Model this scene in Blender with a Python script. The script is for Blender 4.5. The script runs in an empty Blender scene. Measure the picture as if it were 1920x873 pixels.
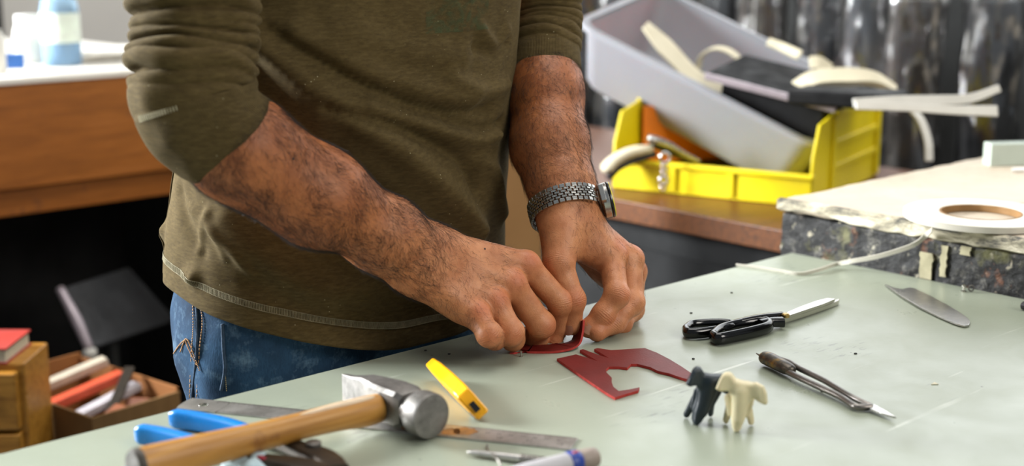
import bpy, bmesh, math, random
import numpy as np
from mathutils import Vector, Matrix

scene = bpy.context.scene
# ------------------------------------------------------------------ camera
FPX = 2600.0; PITCH = math.radians(12.15); CAMZ = 1.30; ZT = 0.90
cam_d = bpy.data.cameras.new('camera'); cam = bpy.data.objects.new('camera', cam_d)
scene.collection.objects.link(cam); scene.camera = cam
cam.location = (0, 0, CAMZ); cam.rotation_euler = (math.pi/2 - PITCH, 0, 0)
cam_d.sensor_width = 36; cam_d.lens = FPX/1920*36; cam_d.clip_start = 0.05; cam_d.clip_end = 50
cam_d.dof.use_dof = True; cam_d.dof.focus_distance = 1.37; cam_d.dof.aperture_fstop = 3.4
# ------------------------------------------------------------------ light
world = bpy.data.worlds.new('world'); scene.world = world; world.use_nodes = True
bg = world.node_tree.nodes['Background']; bg.inputs[0].default_value = (0.86, 0.93, 1.0, 1); bg.inputs[1].default_value = 0.23
def area(name, loc, target, sx, sy, power, col=(1, 1, 1)):
    l = bpy.data.lights.new(name, 'AREA'); l.shape = 'RECTANGLE'; l.size = sx; l.size_y = sy; l.energy = power; l.color = col
    o = bpy.data.objects.new(name, l); scene.collection.objects.link(o); o.location = loc
    o.rotation_euler = (Vector(target) - Vector(loc)).to_track_quat('-Z', 'Y').to_euler(); return o
# daylight: a window to the left behind the man, a high band of windows in the far right wall, a window behind the camera to the right
area('window_light_side', (-2.9, 2.15, 1.9), (-0.3, 1.4, 1.0), 1.3, 1.2, 430, (0.95, 0.98, 1.0))
area('window_light_back', (1.02, 3.72, 1.95), (-0.42, 2.38, 1.85), 3.4, 1.3, 36, (0.95, 0.98, 1.0))
area('window_light_front', (2.4, -0.3, 2.6), (0.0, 1.3, 0.95), 1.3, 1.2, 45, (1.0, 0.95, 0.88))
area('ceiling_light', (0.1, 1.75, 2.85), (0.1, 1.5, 0.9), 1.8, 1.2, 34, (1.0, 0.97, 0.92))
scene.view_settings.view_transform = 'Standard'; scene.view_settings.look = 'None'
scene.view_settings.gamma = 1.0; scene.view_settings.use_curve_mapping = False
scene.view_settings.exposure = 0.24

# ------------------------------------------------------------------ places
cp, sp_ = math.cos(PITCH), math.sin(PITCH)
def ray(x, y):
    a = (x-960)/FPX; b = (436.5-y)/FPX
    return np.array([a, cp + b*sp_, -sp_ + b*cp])
def P(x, y, Y):                       # a point at forward distance Y
    d = ray(x, y); t = Y/d[1]; return np.array([0, 0, CAMZ]) + d*t
def T(x, y, z=ZT):                    # a point on a level plane (the bench top by default)
    d = ray(x, y); t = (z-CAMZ)/d[2]; return np.array([0, 0, CAMZ]) + d*t
def proj(p):
    q = np.asarray(p, float) - np.array([0, 0, CAMZ])
    w = q[..., 1]*cp - q[..., 2]*sp_
    u = q[..., 1]*sp_ + q[..., 2]*cp
    return np.stack([960 + FPX*q[..., 0]/w, 436.5 - FPX*u/w], -1)
CORNER = T(1485, 473)
U1 = np.array([0.734, 0.679, 0]); U1 /= np.linalg.norm(U1)
U2 = np.array([-U1[1], U1[0], 0])
YAW = math.atan2(U1[1], U1[0])
def R(a, b, z=0.0): return np.array([CORNER[0], CORNER[1], 0]) + a*U1 + b*U2 + np.array([0, 0, z])
def norm(v): v = np.asarray(v, float); return v/np.linalg.norm(v)

# ------------------------------------------------------------------ objects
COL = scene.collection
def obj(name, mesh, m=None, parent=None, loc=None, rot=None):
    o = bpy.data.objects.new(name, mesh); COL.objects.link(o)
    if m is not None and mesh is not None and len(mesh.materials) == 0: mesh.materials.append(m)
    if parent is not None: o.parent = parent
    if loc is not None: o.location = loc
    if rot is not None: o.rotation_euler = rot
    return o
def tag(o, label, cat, group=None, kind=None):
    o['label'] = label; o['category'] = cat
    if group: o['group'] = group
    if kind: o['kind'] = kind
    return o
def thing(name, label, cat, loc=(0, 0, 0), rotz=0.0, group=None):
    o = bpy.data.objects.new(name, None); COL.objects.link(o); o.location = loc; o.rotation_euler = (0, 0, rotz)
    o.empty_display_size = 0.02
    return tag(o, label, cat, group)
def struct(o): o['kind'] = 'structure'; return o
def finish(me, smooth=35):
    me.update()
    if smooth:
        me.polygons.foreach_set('use_smooth', [True]*len(me.polygons))
        if smooth < 180: me.set_sharp_from_angle(angle=math.radians(smooth))
    return me
def mesh(name, v, f, smooth=35):
    me = bpy.data.meshes.new(name); me.from_pydata([tuple(map(float, p)) for p in v], [], [tuple(map(int, q)) for q in f]); me.validate()
    return finish(me, smooth)
class MB:
    def __init__(s): s.v = []; s.f = []
    def add(s, v, f):
        n = len(s.v); s.v += [tuple(map(float, p)) for p in v]; s.f += [tuple(int(i)+n for i in q) for q in f]; return s
    def box(s, x0, x1, y0, y1, z0, z1):
        v = [(x0,y0,z0),(x1,y0,z0),(x1,y1,z0),(x0,y1,z0),(x0,y0,z1),(x1,y0,z1),(x1,y1,z1),(x0,y1,z1)]
        return s.add(v, [(0,3,2,1),(4,5,6,7),(0,1,5,4),(1,2,6,5),(2,3,7,6),(3,0,4,7)])
    def frame_box(s, c, ax, ay, az, hx, hy, hz):
        c, ax, ay, az = map(np.asarray, (c, ax, ay, az)); v = []
        for k in (-1, 1):
            for (i, j) in ((-1,-1),(1,-1),(1,1),(-1,1)): v.append(c + ax*hx*i + ay*hy*j + az*hz*k)
        return s.add(v, [(0,3,2,1),(4,5,6,7),(0,1,5,4),(1,2,6,5),(2,3,7,6),(3,0,4,7)])
    def tube(s, pts, rad, n=12, cap=True, up=None, flat=1.0, closed=False):
        pts = np.asarray(pts, float); m = len(pts); rad = np.broadcast_to(np.asarray(rad, float), (m,)) if np.ndim(rad) <= 1 else rad
        tan = np.gradient(pts, axis=0)
        if closed: tan = np.roll(pts, -1, 0) - np.roll(pts, 1, 0)
        tan /= np.linalg.norm(tan, axis=1)[:, None]
        u = np.array(up if up is not None else (0, 0, 1.0), float)
        if abs(u @ tan[0]) > 0.95: u = np.array([1.0, 0, 0])
        v = []; prev = u
        for i in range(m):
            a = (u if up is not None else prev) - tan[i]*((u if up is not None else prev) @ tan[i]); a /= np.linalg.norm(a); prev = a
            b = np.cross(tan[i], a)
            for k in range(n):
                t = 2*math.pi*k/n; v.append(pts[i] + rad[i]*(a*math.cos(t)*flat + b*math.sin(t)))
        f = []
        for i in range(m if closed else m-1):
            for k in range(n):
                i2 = (i+1) % m; f.append((i*n+k, i*n+(k+1) % n, i2*n+(k+1) % n, i2*n+k))
        if cap and not closed: f.append(tuple(range(n-1, -1, -1))); f.append(tuple((m-1)*n+k for k in range(n)))
        return s.add(v, f)
    def lathe(s, prof, n=32, c=(0, 0, 0), axis=(0, 0, 1), cap=True):
        az = norm(axis); ax = norm(np.cross(az, (0, 0, 1)) if abs(az[2]) < 0.9 else np.cross(az, (0, 1, 0))); ay = np.cross(az, ax); c = np.asarray(c, float)
        v = []; f = []
        for (r, z) in prof:
            for k in range(n): t = 2*math.pi*k/n; v.append(c + az*z + r*(ax*math.cos(t) + ay*math.sin(t)))
        for i in range(len(prof)-1):
            for k in range(n): f.append((i*n+k, i*n+(k+1) % n, (i+1)*n+(k+1) % n, (i+1)*n+k))
        if cap: f.append(tuple(range(n-1, -1, -1))); f.append(tuple((len(prof)-1)*n+k for k in range(n)))
        return s.add(v, f)
    def prism(s, poly, z0, z1, bev=0.0):
        n = len(poly); p = np.asarray(poly, float)[:, :2]
        A = 0.5*np.sum(p[:, 0]*np.roll(p[:, 1], -1) - np.roll(p[:, 0], -1)*p[:, 1])
        if A < 0: p = p[::-1]
        v = [(*q, z0) for q in p] + [(*q, z1) for q in p]
        return s.add(v, [tuple(range(n-1, -1, -1)), tuple(range(n, 2*n))] + [(i, (i+1) % n, n+(i+1) % n, n+i) for i in range(n)])
    def loft(s, rings, cap=True, closed=True):
        n = len(rings[0]); v = [p for r in rings for p in r]; f = []
        for i in range(len(rings)-1):
            for k in range(n if closed else n-1): f.append((i*n+k, i*n+(k+1) % n, (i+1)*n+(k+1) % n, (i+1)*n+k))
        if cap: f.append(tuple(range(n-1, -1, -1))); f.append(tuple((len(rings)-1)*n+k for k in range(n)))
        return s.add(v, f)
    def mesh(s, name, smooth=35): return mesh(name, s.v, s.f, smooth)
    def build(s, name, m, parent=None, bevel=0.0, smooth=35, seg=2):
        o = obj(name, s.mesh(name, smooth), m, parent)
        if bevel: bev(o, bevel, seg)
        return o
def bev(o, w, seg=2):
    b = o.modifiers.new('bevel', 'BEVEL'); b.width = w; b.segments = seg; b.limit_method = 'ANGLE'; b.angle_limit = math.radians(40); b.harden_normals = True
def crom(pts, n):                     # Catmull-Rom resample
    p = np.asarray(pts, float); p = np.vstack([2*p[0]-p[1], p, 2*p[-1]-p[-2]]); m = len(p)-3
    out = []
    for t in np.linspace(0, m, n):
        i = min(int(t), m-1); u = t-i; a, b, c, d = p[i:i+4]
        out.append(0.5*((2*b) + (c-a)*u + (2*a-5*b+4*c-d)*u*u + (3*b-a-3*c+d)*u**3))
    return np.array(out)
def lerp_key(keys, t):                # keys: list of (t, value...) -> linear table look-up with smooth ease
    k = np.asarray(keys, float); return np.stack([np.interp(t, k[:, 0], k[:, i]) for i in range(1, k.shape[1])], -1)
def smooth_key(keys, t):
    k = np.asarray(keys, float); tt = np.linspace(0, 1, 400); c = crom(k, 400); o = np.argsort(c[:, 0])
    return np.stack([np.interp(t, c[o, 0], c[o, i]) for i in range(1, k.shape[1])], -1)

# smooth value noise on points
_rs = np.random.RandomState(7); _perm = _rs.permutation(512)
def vnoise(p):
    p = np.asarray(p, float); i = np.floor(p).astype(int); f = p-i; f = f*f*(3-2*f); r = 0
    for dx in (0, 1):
        for dy in (0, 1):
            for dz in (0, 1):
                h = _perm[(_perm[(_perm[(i[..., 0]+dx) & 511] + i[..., 1]+dy) & 511] + i[..., 2]+dz) & 511]/511.0
                w = (f[..., 0] if dx else 1-f[..., 0])*(f[..., 1] if dy else 1-f[..., 1])*(f[..., 2] if dz else 1-f[..., 2])
                r = r + w*h
    return r*2-1

# ------------------------------------------------------------------ materials
def hexc(h):
    h = h.lstrip('#'); c = [int(h[i:i+2], 16)/255 for i in (0, 2, 4)]
    return tuple(x/12.92 if x <= 0.04045 else ((x+0.055)/1.055)**2.4 for x in c) + (1,)
class NT:
    def __init__(s, name):
        s.m = bpy.data.materials.new(name); s.m.use_nodes = True; s.t = s.m.node_tree; s.b = s.t.nodes['Principled BSDF']; s._co = {}
    def n(s, typ, **kw):
        nd = s.t.nodes.new(typ)
        for k, v in kw.items():
            if k.startswith('i_'): nd.inputs[k[2:].replace('_', ' ')].default_value = v
            else: setattr(nd, k, v)
        return nd
    def l(s, a, b): s.t.links.new(a, b)
    def co(s, kind='Object', scale=(1, 1, 1)):
        key = (kind, tuple(scale))
        if key not in s._co:
            tc = s.n('ShaderNodeTexCoord'); mp = s.n('ShaderNodeMapping'); mp.inputs['Scale'].default_value = scale
            s.l(tc.outputs[kind], mp.inputs['Vector']); s._co[key] = mp.outputs[0]
        return s._co[key]
    def noise(s, scale, detail=3, rough=0.55, dist=0.0, stretch=(1, 1, 1), kind='Object'):
        nd = s.n('ShaderNodeTexNoise'); nd.inputs['Scale'].default_value = scale; nd.inputs['Detail'].default_value = detail
        nd.inputs['Roughness'].default_value = rough; nd.inputs['Distortion'].default_value = dist
        s.l(s.co(kind, stretch), nd.inputs['Vector']); return nd.outputs['Fac']
    def ramp(s, fac, stops):
        nd = s.n('ShaderNodeValToRGB'); e = nd.color_ramp.elements
        while len(e) < len(stops): e.new(0.5)
        for k, (p, c) in enumerate(stops): e[k].position = p; e[k].color = c if not isinstance(c, (int, float)) else (c, c, c, 1)
        s.l(fac, nd.inputs[0]); return nd.outputs[0]
    def mix(s, fac, a, b, mode='MIX'):
        nd = s.n('ShaderNodeMix', data_type='RGBA', blend_type=mode)
        for k, v in ((0, fac), (6, a), (7, b)):
            if isinstance(v, (int, float, tuple)): nd.inputs[k].default_value = v
            else: s.l(v, nd.inputs[k])
        return nd.outputs[2]
    def set(s, **kw):
        for k, v in kw.items():
            inp = s.b.inputs[k.replace('_', ' ')]
            if isinstance(v, (int, float, tuple)): inp.default_value = v
            else: s.l(v, inp)
        return s
    def bump(s, h, strength=0.3, dist=0.001, chain=None):
        nd = s.n('ShaderNodeBump'); nd.inputs['Strength'].default_value = strength; nd.inputs['Distance'].default_value = dist; s.l(h, nd.inputs['Height'])
        if chain is not None: s.l(chain, nd.inputs['Normal'])
        s.l(nd.outputs[0], s.b.inputs['Normal']); return nd.outputs[0]
def mat(name, col, rough=0.5, metal=0.0, var=0.25, scale=30, bump=0.15, bdist=0.0005, bscale=None, stretch=(1, 1, 1), col2=None, spec=0.5, **kw):
    s = NT(name); c = hexc(col) if isinstance(col, str) else col
    c2 = hexc(col2) if isinstance(col2, str) else tuple(x*(1-var) for x in c[:3]) + (1,)
    nz = s.noise(scale, 4, stretch=stretch)
    s.set(Base_Color=s.ramp(nz, [(0.35, c2), (0.65, c)]), Metallic=metal, Specular_IOR_Level=spec)
    s.set(Roughness=s.ramp(nz, [(0.3, min(1, rough*1.25)), (0.7, rough*0.85)]))
    if bump: s.bump(s.noise(bscale or scale*6, 3, stretch=stretch), bump, bdist)
    for k, v in kw.items(): s.set(**{k: v})
    return s.m
# ================================================================== structure
M = {}
M['wall'] = mat('wall_paint', '#d3cec6', 0.85, var=0.06, scale=3, bump=0.05)
M['dark_wall'] = mat('dark_wall', '#2a2b2a', 0.8, var=0.3, scale=3, bump=0.05)
M['floor'] = mat('floor_concrete', '#4a4844', 0.7, var=0.3, scale=4, bump=0.1)
fl = MB().box(-4, 5, -2, 6, -0.05, 0).build('floor', M['floor']); struct(fl)
def room_box(name, a0, a1, b0, b1, z0, z1, m, parent=None, bevel=0.0):
    """box whose sides run along the bench directions, local frame at its own corner"""
    o = MB().box(0, a1-a0, 0, b1-b0, 0, z1-z0).build(name, m, parent, bevel)
    if parent is None: o.location = R(a0, b0, z0); o.rotation_euler = (0, 0, YAW)
    return o
struct(room_box('wall_back', -3.2, 3.6, 2.70, 2.80, 0, 2.9, M['wall']))
struct(room_box('wall_right', 1.95, 2.05, -3.0, 2.70, 0, 2.9, M['dark_wall']))

# ------------------------------------------------------------------ main bench
def bench_material():
    s = NT('bench_top_paint')
    big = s.noise(2.2, 4, 0.6); mid = s.noise(14, 5, 0.65, 0.4); fine = s.noise(160, 3, 0.7)
    base = s.ramp(big, [(0.3, hexc('#8b9281')), (0.7, hexc('#979e8e'))])
    dirt = s.ramp(mid, [(0.50, 0.0), (0.80, 1.0)])
    c = s.mix(s.mix(1.0, dirt, (0.30, 0.30, 0.30, 1), 'MULTIPLY'), base, hexc('#8d9079'))
    # dark specks
    vo = s.n('ShaderNodeTexVoronoi', feature='F1'); vo.inputs['Scale'].default_value = 55; s.l(s.co(), vo.inputs['Vector'])
    sp = s.ramp(vo.outputs['Distance'], [(0.045, 1.0), (0.09, 0.0)])
    keep = s.ramp(s.noise(23, 2), [(0.60, 0.0), (0.64, 1.0)])
    c = s.mix(s.mix(1.0, sp, keep, 'MULTIPLY'), c, hexc('#4e524b'))
    # long thin scratches, some pale some dark
    for k, (ang, sc, colr, lo) in enumerate(((0.35, 60, '#bcc0b4', 0.71), (1.2, 75, '#c0c4b8', 0.715), (2.3, 50, '#6c7066', 0.735), (0.8, 42, '#787b70', 0.74))):
        tc = s.n('ShaderNodeTexCoord'); mp = s.n('ShaderNodeMapping'); mp.inputs['Rotation'].default_value = (0, 0, ang); mp.inputs['Scale'].default_value = (0.05, 1, 1); mp.inputs['Location'].default_value = (k*3.1, k*1.7, 0)
        s.l(tc.outputs['Object'], mp.inputs['Vector'])
        nz = s.n('ShaderNodeTexNoise'); nz.inputs['Scale'].default_value = sc; nz.inputs['Detail'].default_value = 2; s.l(mp.outputs[0], nz.inputs['Vector'])
        gate = s.ramp(s.noise(5+k, 2), [(0.48, 0.0), (0.6, 0.8)])
        f = s.mix(1.0, s.ramp(nz.outputs['Fac'], [(lo-0.012, 0.0), (lo+0.02, 1.0)]), gate, 'MULTIPLY')
        c = s.mix(f, c, hexc(colr))
    # scribbled rubbings in patches
    smg = s.mix(1.0, s.ramp(s.noise(190, 2, 0.5, 0.0, (0.25, 1, 1)), [(0.56, 0.0), (0.66, 0.55)]), s.ramp(s.noise(6.3, 3), [(0.60, 0.0), (0.68, 1.0)]), 'MULTIPLY')
    c = s.mix(smg, c, hexc('#5d625b'))
    s.set(Base_Color=c, Roughness=s.ramp(mid, [(0.3, 0.27), (0.75, 0.44)]), Specular_IOR_Level=0.5)
    b1 = s.bump(s.noise(38, 4, 0.6), 0.25, 0.0009); s.bump(fine, 0.12, 0.0003, b1)
    return s.m
M['bench'] = bench_material()
M['bench_edge'] = mat('bench_edge_band', '#3c3b36', 0.5, var=0.2, scale=20)
M['steel_leg'] = mat('bench_leg_paint', '#3a3d3c', 0.45, 0.3, scale=20)
bench = thing('workbench', 'pale grey-green workbench top scattered with leatherworking tools', 'workbench', R(-2.2, -1.05, 0), YAW)
MB().box(0, 2.2, 0, 1.05, ZT-0.032, ZT).build('bench_top', M['bench'], bench, 0.0015)
MB().box(0.03, 2.17, 0.03, 1.02, ZT-0.11, ZT-0.032).build('apron', M['bench_edge'], bench)
for (x, y) in ((0.08, 0.08), (2.12, 0.08), (0.08, 0.97), (2.12, 0.97)):
    MB().box(x-0.03, x+0.03, y-0.03, y+0.03, 0, ZT-0.11).build('leg', M['steel_leg'], bench, 0.003)

# ------------------------------------------------------------------ battered higher bench on the right
def slab_material(side):
    s = NT('slab_side' if side else 'slab_top')
    if side:
        a = s.noise(48, 5, 0.75, 0.3); g = s.noise(14, 4, 0.6); r = s.noise(30, 4, 0.65); f = s.noise(130, 3, 0.7)
        c = s.ramp(a, [(0.40, hexc('#0a0a0a')), (0.55, hexc('#242322')), (0.68, hexc('#6a675f'))])
        c = s.mix(s.ramp(r, [(0.58, 0.0), (0.66, 0.6)]), c, hexc('#7a4a2c'))
        c = s.mix(s.ramp(g, [(0.58, 0.0), (0.66, 0.6)]), c, hexc('#7d7a4e'))
        c = s.mix(s.ramp(s.noise(60, 3, 0.6), [(0.63, 0.0), (0.70, 0.7)]), c, hexc('#b9b29a'))
        s.set(Base_Color=c, Roughness=0.65); b = s.bump(a, 0.8, 0.004); s.bump(f, 0.6, 0.0012, b)
    else:
        a = s.noise(7, 5, 0.65); f = s.noise(120, 4, 0.7); st = s.noise(30, 5, 0.7)
        c = s.ramp(a, [(0.3, hexc('#ab9e8a')), (0.7, hexc('#c3b6a2'))])
        c = s.mix(s.ramp(st, [(0.60, 0.0), (0.72, 0.8)]), c, hexc('#84725c'))
        c = s.mix(s.ramp(f, [(0.62, 0.0), (0.7, 0.45)]), c, hexc('#5f5040'))
        s.set(Base_Color=c, Roughness=0.6); s.bump(f, 0.35, 0.0008)
    return s.m
M['slab_top'] = slab_material(False); M['slab_side'] = slab_material(True)
def rim_mat():
    s = NT('slab_chipped_rim'); a = s.noise(40, 5, 0.7, 0.5, (0.4, 0.4, 1))
    s.set(Base_Color=s.ramp(a, [(0.36, hexc('#4c4a43')), (0.47, hexc('#a39b84')), (0.6, hexc('#d8d0b9'))]), Roughness=0.7); s.bump(a, 0.8, 0.003); return s.m
M['slab_rim'] = rim_mat()
SZ = 0.966
slab = thing('worn_bench', 'battered thick bench slab with paint-crusted dark edge, holding a roll of white tape', 'workbench', R(0.006, -1.6, 0), YAW)
def rough_block(x0, x1, y0, y1, z0, z1, nx, ny, nz, amp, sc):
    bm = bmesh.new(); bmesh.ops.create_cube(bm, size=1.0)
    me = bpy.data.meshes.new('block')
    bm.free(); mb = MB()
    def face(o, du, dv, nu, nv):
        o, du, dv = map(np.asarray, (o, du, dv)); v = []; f = []
        for i in range(nu+1):
            for j in range(nv+1): v.append(o + du*i/nu + dv*j/nv)
        for i in range(nu):
            for j in range(nv): a = i*(nv+1)+j; f.append((a, a+nv+1, a+nv+2, a+1))
        mb.add(v, f)
    X, Y, Z = x1-x0, y1-y0, z1-z0
    face((x0,y0,z1),(X,0,0),(0,Y,0),nx,ny); face((x0,y0,z0),(0,Y,0),(X,0,0),ny,nx)
    face((x0,y0,z0),(X,0,0),(0,0,Z),nx,nz); face((x1,y1,z0),(-X,0,0),(0,0,Z),nx,nz)
    face((x0,y1,z0),(0,-Y,0),(0,0,Z),ny,nz); face((x1,y0,z0),(0,Y,0),(0,0,Z),ny,nz)
    v = np.array(mb.v); c = np.array([(x0+x1)/2, (y0+y1)/2, (z0+z1)/2]); h = np.array([X, Y, Z])/2
    d = v-c; on = (np.abs(np.abs(d)-h) < 1e-6); nr = on*np.sign(d); edge = on.sum(1) >= 2
    nn = vnoise(v*sc) + 0.5*vnoise(v*sc*2.3+9)
    v = v + nr*(amp*nn)[:, None]*np.array([1, 1, 0.15]) - nr*(edge*amp*(1.2+1.5*np.abs(vnoise(v*sc*0.8+3))))[:, None]
    me = mesh('block', v, mb.f, 50)
    bm = bmesh.new(); bm.from_mesh(me); bmesh.ops.remove_doubles(bm, verts=bm.verts, dist=1e-4); bmesh.ops.recalc_face_normals(bm, faces=bm.faces); bm.to_mesh(me); bm.free(); return finish(me, 50)
obj('slab_body', rough_block(0.003, 1.05, 0.003, 1.627, SZ-0.095, SZ-0.017, 6, 420, 22, 0.0012, 110), M['slab_side'], slab)
obj('slab_surface', rough_block(0.0, 1.05, 0.0, 1.63, SZ-0.0175, SZ, 60, 160, 4, 0.0012, 45), M['slab_top'], slab)
rb = MB()
rs = random.Random(5)
def rim_strip():
    v = []; f = []; n = 260
    for i in range(n+1):
        y = 1.63*i/n; w = 0.014 + 0.006*float(vnoise(np.array([y*14, 0.3, 0.7]))) + 0.003*float(vnoise(np.array([y*60, 1.3, 0.7])))
        o = -0.0022 - 0.0008*float(vnoise(np.array([y*40, 5.3, 0.7])))
        v += [(0.006, y, SZ+0.0006), (o, y, SZ-0.0015), (o, y, SZ-w), (0.002, y, SZ-w-0.002)]
    for i in range(n):
        for k in range(3): a = i*4+k; f.append((a, a+1, a+5, a+4))
    return mesh('chipped_rim', v, f, 60)
obj('chipped_rim', rim_strip(), M['slab_rim'], slab)
M['old_tape'] = mat('old_masking_tape', '#b5ad8c', 0.7, var=0.3, scale=40, bump=0.4)
for (px, py0, py1, w) in ((1736, 474, 522, 0.017), (1769, 461, 518, 0.0075), (1810, 462, 478, 0.013)):
    # torn tape stuck on the dark edge
    d = ray(px, (py0+py1)/2); n = -U1; p0 = R(0.006, 0, 0); t = ((p0-np.array([0, 0, CAMZ])) @ n)/(d @ n); c = np.array([0, 0, CAMZ]) + d*t
    hgt = (py1-py0)*np.linalg.norm(c-np.array([0, 0, CAMZ]))/FPX; y = (c - R(0.006, -1.6, 0)) @ U2
    poly = []; k = 9
    for i in range(k): poly.append((y-w/2+rs.uniform(-.0012, .0012), c[2]-hgt/2+hgt*i/(k-1)))
    for i in range(k): poly.append((y+w/2+rs.uniform(-.0012, .0012), c[2]+hgt/2-hgt*i/(k-1)))
    v = [(-0.0004, a, b) for a, b in poly] + [(0.002, a, b) for a, b in poly]; n_ = len(poly)
    f = [tuple(range(n_)), tuple(range(2*n_-1, n_-1, -1))] + [(i, n_+i, n_+(i+1) % n_, (i+1) % n_) for i in range(n_)]
    obj('tape_patch', mesh('tape_patch', v, f), M['old_tape'], slab)
for (x, y) in ((0.08, 0.08), (0.97, 0.08), (0.08, 1.5), (0.97, 1.5)):
    MB().box(x-0.04, x+0.04, y-0.04, y+0.04, 0, SZ-0.09).build('leg', M['steel_leg'], slab, 0.003)
# ================================================================== the man
class Grid:
    def __init__(s, lo, hi, h, origin=(0, 0, 0), axes=np.eye(3)):
        s.lo = np.asarray(lo, float); s.h = h; s.o = np.asarray(origin, float); s.A = np.asarray(axes, float)
        s.n = np.ceil((np.asarray(hi)-s.lo)/h).astype(int)+1
        s.ax = [(s.lo[i] + h*np.arange(s.n[i])).astype(np.float32) for i in range(3)]
    def loc(s, p): return s.A @ (np.asarray(p, float)-s.o)
    def new(s): return np.full(s.n, 0.5, np.float32)
    def capsule(s, acc, a, b, r1, r2, k=0.0, flat=None):
        """smooth-union a tapered capsule into acc; flat=(world normal, factor) squashes it along the normal"""
        a = s.loc(a); b = s.loc(b); R_ = max(r1, r2) + k + 0.012
        lo = np.minimum(a, b)-R_; hi = np.maximum(a, b)+R_
        i0 = np.clip(np.floor((lo-s.lo)/s.h).astype(int), 0, s.n); i1 = np.clip(np.ceil((hi-s.lo)/s.h).astype(int)+1, 0, s.n)
        if np.any(i1 <= i0): return
        sl = tuple(slice(i0[i], i1[i]) for i in range(3))
        x = s.ax[0][sl[0]][:, None, None]-a[0]; y = s.ax[1][sl[1]][None, :, None]-a[1]; z = s.ax[2][sl[2]][None, None, :]-a[2]
        ba = b-a; bb = float(ba @ ba)+1e-12
        t = np.clip((x*ba[0]+y*ba[1]+z*ba[2])/bb, 0, 1)
        dx = x-t*ba[0]; dy = y-t*ba[1]; dz = z-t*ba[2]; q = dx*dx+dy*dy+dz*dz
        if flat is not None:
            n = s.A @ norm(flat[0]); q = q + (flat[1]**2-1)*(dx*n[0]+dy*n[1]+dz*n[2])**2
        d = np.sqrt(q) - (r1+(r2-r1)*t)
        s.union(acc, d.astype(np.float32), k, sl)
    def union(s, acc, d, k, sl=(slice(None),)*3):
        c = acc[sl]
        if k > 0: hh = np.maximum(k-np.abs(c-d), 0)/k; acc[sl] = np.minimum(c, d)-hh*hh*k*0.25
        else: acc[sl] = np.minimum(c, d)
    def carve(s, acc, a, r, k):
        t = s.new(); s.capsule(t, a, a, r, r); hh = np.maximum(k-np.abs(acc+t), 0)/k; np.copyto(acc, np.maximum(acc, -t)+hh*hh*k*0.25)
    def surface(s, f):
        ins = f < 0; nx, ny, nz = f.shape
        c = np.zeros((nx-1, ny-1, nz-1), np.int8)
        for i in (0, 1):
            for j in (0, 1):
                for k in (0, 1): c += ins[i:nx-1+i, j:ny-1+j, k:nz-1+k]
        act = np.argwhere((c > 0) & (c < 8)); idx = np.full(c.shape, -1, np.int32); idx[tuple(act.T)] = np.arange(len(act))
        cor = [(i, j, k) for i in (0, 1) for j in (0, 1) for k in (0, 1)]
        val = {q: f[act[:, 0]+q[0], act[:, 1]+q[1], act[:, 2]+q[2]] for q in cor}
        ps = np.zeros((len(act), 3)); cnt = np.zeros(len(act))
        for q in cor:
            for ax in range(3):
                if q[ax] == 0:
                    w = list(q); w[ax] = 1; w = tuple(w); a, b = val[q], val[w]; m = (a < 0) != (b < 0)
                    t = np.where(m, a/np.where(m, a-b, 1), 0); p = np.zeros((len(act), 3)); p[:] = q; p[:, ax] = t
                    ps += p*m[:, None]; cnt += m
        v = (act + ps/cnt[:, None])*s.h + s.lo
        v = v @ s.A + s.o
        F = []
        for ax in range(3):
            o1, o2 = [(1, 2), (2, 0), (0, 1)][ax]
            sh = [slice(None)]*3; sh[ax] = slice(0, -1); s2 = [slice(None)]*3; s2[ax] = slice(1, None)
            a = ins[tuple(sh)]; b = ins[tuple(s2)]; e = np.argwhere(a != b); e = e[(e[:, o1] > 0) & (e[:, o2] > 0)]
            e = e[(e[:, o1] < f.shape[o1]-1) & (e[:, o2] < f.shape[o2]-1)]
            q = []
            for (d1, d2) in ((1, 1), (0, 1), (0, 0), (1, 0)):
                g = e.copy(); g[:, o1] -= d1; g[:, o2] -= d2; q.append(idx[tuple(g.T)])
            q = np.stack(q, 1); fl_ = ~a[tuple(e.T)]; q[fl_] = q[fl_][:, ::-1]; F.append(q)
        return v, np.vstack(F)
def relax(v, f, n, lam=0.5):
    e = np.vstack([f[:, [0, 1]], f[:, [1, 2]], f[:, [2, 3]], f[:, [3, 0]]])
    for it in range(n):
        for l in (lam, -lam*1.04):
            sm = np.zeros_like(v); c = np.zeros(len(v))
            for a in range(3): sm[:, a] = np.bincount(e[:, 0], v[e[:, 1], a], len(v)) + np.bincount(e[:, 1], v[e[:, 0], a], len(v))
            c = np.bincount(e[:, 0], minlength=len(v)) + np.bincount(e[:, 1], minlength=len(v))
            v = v + l*(sm/np.maximum(c, 1)[:, None] - v)
    return v
def vnormals(v, f):
    n = np.cross(v[f[:, 2]]-v[f[:, 0]], v[f[:, 3]]-v[f[:, 1]]); out = np.zeros_like(v)
    for k in range(4):
        for a in range(3): out[:, a] += np.bincount(f[:, k], n[:, a], len(v))
    return out/np.maximum(np.linalg.norm(out, axis=1), 1e-12)[:, None]
def axes_from(d, side):
    x = norm(d); y = norm(np.asarray(side)-x*(np.asarray(side) @ x)); return np.array([x, y, np.cross(x, y)])

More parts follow.
